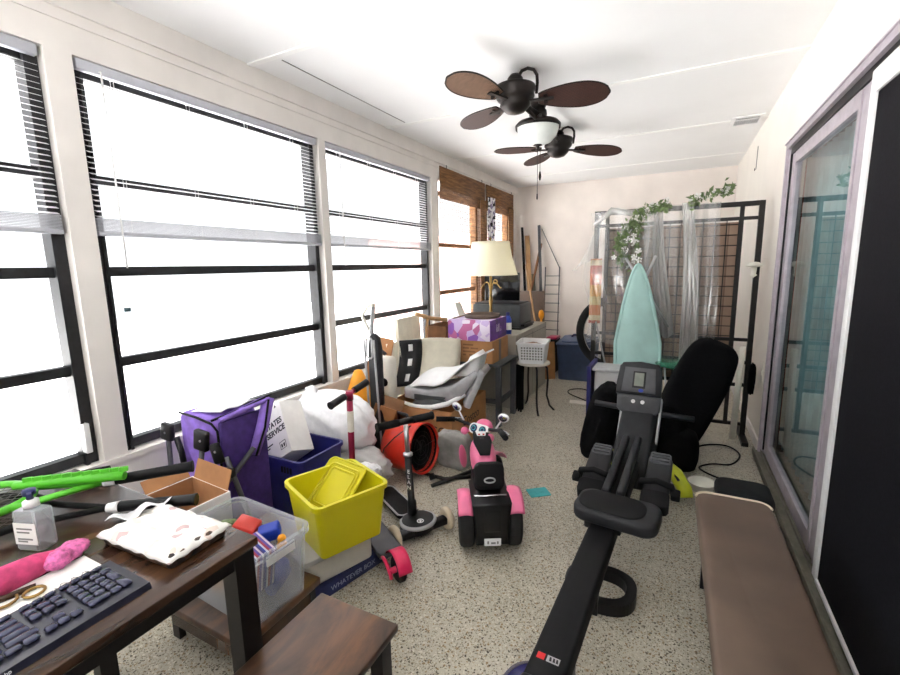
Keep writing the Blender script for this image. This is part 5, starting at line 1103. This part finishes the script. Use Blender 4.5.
for s_ in (-1, 1):
    mF = frame_m(AX(2.28, s_ * .145 + .02, .33), (1, -.05, 0), (.05, .86, .28 * 1))
    fpl = P1('foot_plate', M['dgrey'], rw, lambda b: b.prism(rrect(.115, .36, .03), -.02, .012, mF, .008), True)
    P1('heel_cup', M['grey'], fpl, lambda b: [b.cbox(mF @ V((0, .135 + k * .022, .02)), (.085, .013, .014), mF.to_3x3(), bev=.003) for k in range(3)] + [b.prism([(x, y + .155) for x, y in rrect(.1, .085, .02)], .008, .016, mF)], True)
    P1('foot_strap', M['blackm'], fpl, lambda b: b.tube([mF @ V((-.075, -.05, -.015)), mF @ V((-.066, -.05, .03)), mF @ V((0, -.05, .05)), mF @ V((.066, -.05, .03)), mF @ V((.075, -.05, -.015))], .016, 8).cbox(mF @ V((s_ * .085, -.07, .0)), (.04, .05, .035), mF.to_3x3(), bev=.006), True)
    P1('toe_rest', M['blackm'], fpl, lambda b: b.prism([(x, y - .13) for x, y in rrect(.125, .1, .025)], -.04, .02, mF, .006), True)
for s_ in (-1, 1): P1('side_rail', M['dgrey'], rw, lambda b: b.bar(AX(2.02, s_ * .032, .345), AX(2.62, s_ * .032, .40), .035, .05, bev=.01), True)
P1('flywheel_housing', M['dgrey'], rw, lambda b: b.prism([(2.5, .16), (3.15, .16), (3.12, .40), (2.98, .56), (2.86, .58), (2.66, .42), (2.5, .34)], -.095, .095, frame_m((-.315, 0, 0), (0.052, 1, 0), (0, 0, 1)), .02), True)
for s_ in (-1, 1): P1('side_trim', M['lgrey'], rw, lambda b: b.bar((-.165 + s_ * .105, 2.70, .36), (-.155 + s_ * .108, 2.86, .58), .012, .05, bev=.004), True)
P1('front_foot', M['black'], rw, lambda b: b.box((-.42, 3.02, 0), (.1, 3.1, .06), bev=.02).box((-.24, 3.0, .05), (-.08, 3.1, .2)), True)
mM = frame_m((-.175, 2.83, .675), (1, -.03, -.015), (.0, .40, .92))
mcs = P1('monitor_case', M['dgrey'], rw, lambda b: b.prism([(-.125, -.07), (.125, -.07), (.127, .0), (.118, .1), (.10, .125), (.0, .137), (-.10, .125), (-.118, .1), (-.127, .0)], -.045, .015, mM, .012), True)
P1('monitor_face', M['grey'], mcs, lambda b: b.prism([(-.095, -.055), (.095, -.055), (.085, .095), (-.085, .095)], .015, .019, mM, .003), True)
P1('monitor_screen', M['screen'], mcs, lambda b: b.prism([(-.026, -.018), (.026, -.018), (.026, .062), (-.026, .062)], .022, .0245, mM), True)
P1('screen_bezel', M['black'], mcs, lambda b: b.prism([(-.036, -.03), (.036, -.03), (.036, .072), (-.036, .072)], .018, .0225, mM, .002), True)
P1('logo', M['blue'], mcs, lambda b: b.prism([(.014 * math.cos(k * PI / 10) + .015, .010 * math.sin(k * PI / 10) - .043) for k in range(20)], .018, .021, mM), True)
mL = frame_m((-.172, 2.80, .565), (1, -.03, -.015), (.0, .12, .99))
cpd = P1('control_pod', M['grey'], rw, lambda b: b.prism([(-.122, .045), (.122, .045), (.12, -.04), (.09, -.075), (-.09, -.075), (-.12, -.04)], -.06, .02, mL, .012).prism([(-.1, .03), (.1, .03), (.095, -.015), (-.095, -.015)], .019, .022, mL), True)
for x in (-.028, .024): P1('button', M['white'], cpd, lambda b: b.cyl(mL @ V((x, .01, .02)), mL @ V((x, .01, .03)), .0115, n=16), True)
P1('handlebar', M['dgrey'], rw, lambda b: b.tube([(-.43, 2.85, .52), (-.3, 2.84, .515), (-.05, 2.83, .50), (.13, 2.84, .49)], .018, 12), True)
# things by the rower
yt = thing('yellow_hose', 'lime yellow curved hose with black print on the floor behind the rowing machine foot plates', 'hose', (.0, 2.95, 0))
P1('hose', M['lime'], yt, lambda b: b.tube([(-.37, 2.98, .05), (-.33, 2.93, .16), (-.28, 2.92, .07), (-.2, 2.92, .06), (-.07, 2.93, .08), (-.02, 2.9, .165), (.05, 2.83, .14), (.105, 2.78, .075), (.115, 2.76, .036)], [.03, .034, .036, .036, .038, .042, .042, .04, .036], 14), True)
P1('print_mark', M['ink'], yt, lambda b: b.tube([(-.02, 2.868, .187), (.03, 2.815, .163), (.07, 2.77, .127)], .008, 6), True)
fs_ = thing('footstool', 'low black padded footstool at the far end of the tan bench', 'footstool', (.34, 2.48, 0))
P1('pad', M['blackm'], fs_, lambda b: b.prism([(x, y) for x, y in rrect(.24, .24, .06)], .22, .29, Matrix.Translation((.345, 2.46, 0)), .02), True)
P1('frame', M['black'], fs_, lambda b: b.box((.25, 2.37, .18), (.44, 2.55, .22)), True)
for x, y in ((.26, 2.38), (.43, 2.38), (.26, 2.54), (.43, 2.54)): P1('leg', M['black'], fs_, lambda b: b.cyl((x, y, 0), (x, y, .2), .012, n=10), True)
single('white_ring', 'white round basin on the floor beside the black footstool', 'basin', M['offwhite'], lambda b: b.lathe([(0, 0), (.06, 0), (.075, .05), (.08, .055), (.07, .05), (.055, .01), (0, .01)], (.2, 2.98, 0), 34))
for nm, lab, pts in (('power_cable', 'black looped cable on the floor beside the right wall', [(.12, 3.55, .006), (.25, 3.75, .006), (.4, 3.8, .006), (.47, 3.65, .006), (.4, 3.45, .006), (.28, 3.4, .006), (.2, 3.3, .006), (.28, 3.2, .006), (.4, 3.15, .006)]),
                     ('power_cable', 'black cable on the floor by the slate blue tote', [(-.66, 4.65, .006), (-.85, 4.95, .006), (-1.0, 4.9, .006), (-1.0, 4.75, .006), (-.85, 4.6, .006), (-.66, 4.45, .006)])):
    c = []
    for i in range(len(pts) - 1):
        p0, p1, p2, p3 = (V(pts[max(i - 1, 0)]), V(pts[i]), V(pts[i + 1]), V(pts[min(i + 2, len(pts) - 1)]))
        for t in (0, .2, .4, .6, .8): c.append(.5 * ((2 * p1) + (p2 - p0) * t + (2 * p0 - 5 * p1 + 4 * p2 - p3) * t * t + (3 * p1 - p0 - 3 * p2 + p3) * t ** 3))
    c.append(V(pts[-1])); single(nm, lab, 'cable', M['blackm'], lambda b: b.tube(c, .006, 8))
single('wood_offcut', 'pale flat wooden offcut on the floor in front of the slate blue tote', 'board', M['offwhite'], lambda b: b.cbox((-.82, 4.45, .006), (.2, .1, .012), (0, 0, R(8))))

# tan bench along the sliding door
tbn = thing('padded_bench', 'long tan upholstered bench with cream piping along the sliding door', 'bench', (.28, 1.1, 0))
P1('cushion', M['tan'], tbn, lambda b: b.prism([(x, y) for x, y in rrect(.28, 2.36, .05, 6)], .335, .395, Matrix.Translation((.28, .95, 0)) @ Matrix.Rotation(R(1), 4, 'Z'), .016), True)
P1('piping', M['piping'], tbn, lambda b: b.tube([(x + .258, y + .95, .393) for x, y in rrect(.272, 2.352, .05, 6)[0:14]], .005, 8), True)
P1('seat_base', M['black'], tbn, lambda b: b.box((.155, -.2, .30), (.425, 2.06, .336), bev=.004), True)
for x, y in ((.175, 1.25), (.405, 1.25), (.175, -.1), (.405, -.1), (.175, 2.03), (.405, 2.03)): P1('leg', M['black'], tbn, lambda b: b.box((x - .017, y - .017, 0), (x + .017, y + .017, .305)), True)

# ------------------------------------------------------------------ daylight, camera
W = bpy.data.worlds.new('World'); S.world = W; W.use_nodes = True
nt = W.node_tree; nt.nodes.clear()
o = nt.nodes.new('ShaderNodeOutputWorld'); bg = nt.nodes.new('ShaderNodeBackground'); bg.inputs[0].default_value = (.95, .975, 1, 1); bg.inputs[1].default_value = SKY
nt.links.new(bg.outputs[0], o.inputs[0])
sun = bpy.data.lights.new('sun', 'SUN'); sun.energy = SUN; sun.angle = R(2); sun.color = (1, .98, .96)
so_ = bpy.data.objects.new('sun', sun); COL.objects.link(so_); so_.rotation_euler = V((.36, .30, -.82)).to_track_quat('-Z', 'Y').to_euler()
cam = bpy.data.cameras.new('camera'); co = bpy.data.objects.new('camera', cam); COL.objects.link(co); S.camera = co
yaw, pit, rol, fpx = R(CAM[0]), R(CAM[1]), R(CAM[2]), CAM[3]
fwd = V((-math.sin(yaw) * math.cos(pit), math.cos(yaw) * math.cos(pit), -math.sin(pit))); rt = V((math.cos(yaw), math.sin(yaw), 0)); up = rt.cross(fwd)
r2 = math.cos(rol) * rt + math.sin(rol) * up; u2 = -math.sin(rol) * rt + math.cos(rol) * up
m = Matrix((r2, u2, -fwd)).transposed().to_4x4(); m.translation = (0, 0, 1.4); co.matrix_world = m
cam.sensor_fit = 'HORIZONTAL'; cam.sensor_width = 36; cam.lens = fpx / 900 * 36; cam.clip_start = .02; cam.clip_end = 100
S.view_settings.view_transform = 'Standard'; S.view_settings.look = 'None'; S.view_settings.gamma = 1; S.view_settings.use_curve_mapping = False
S.view_settings.exposure = EXPO
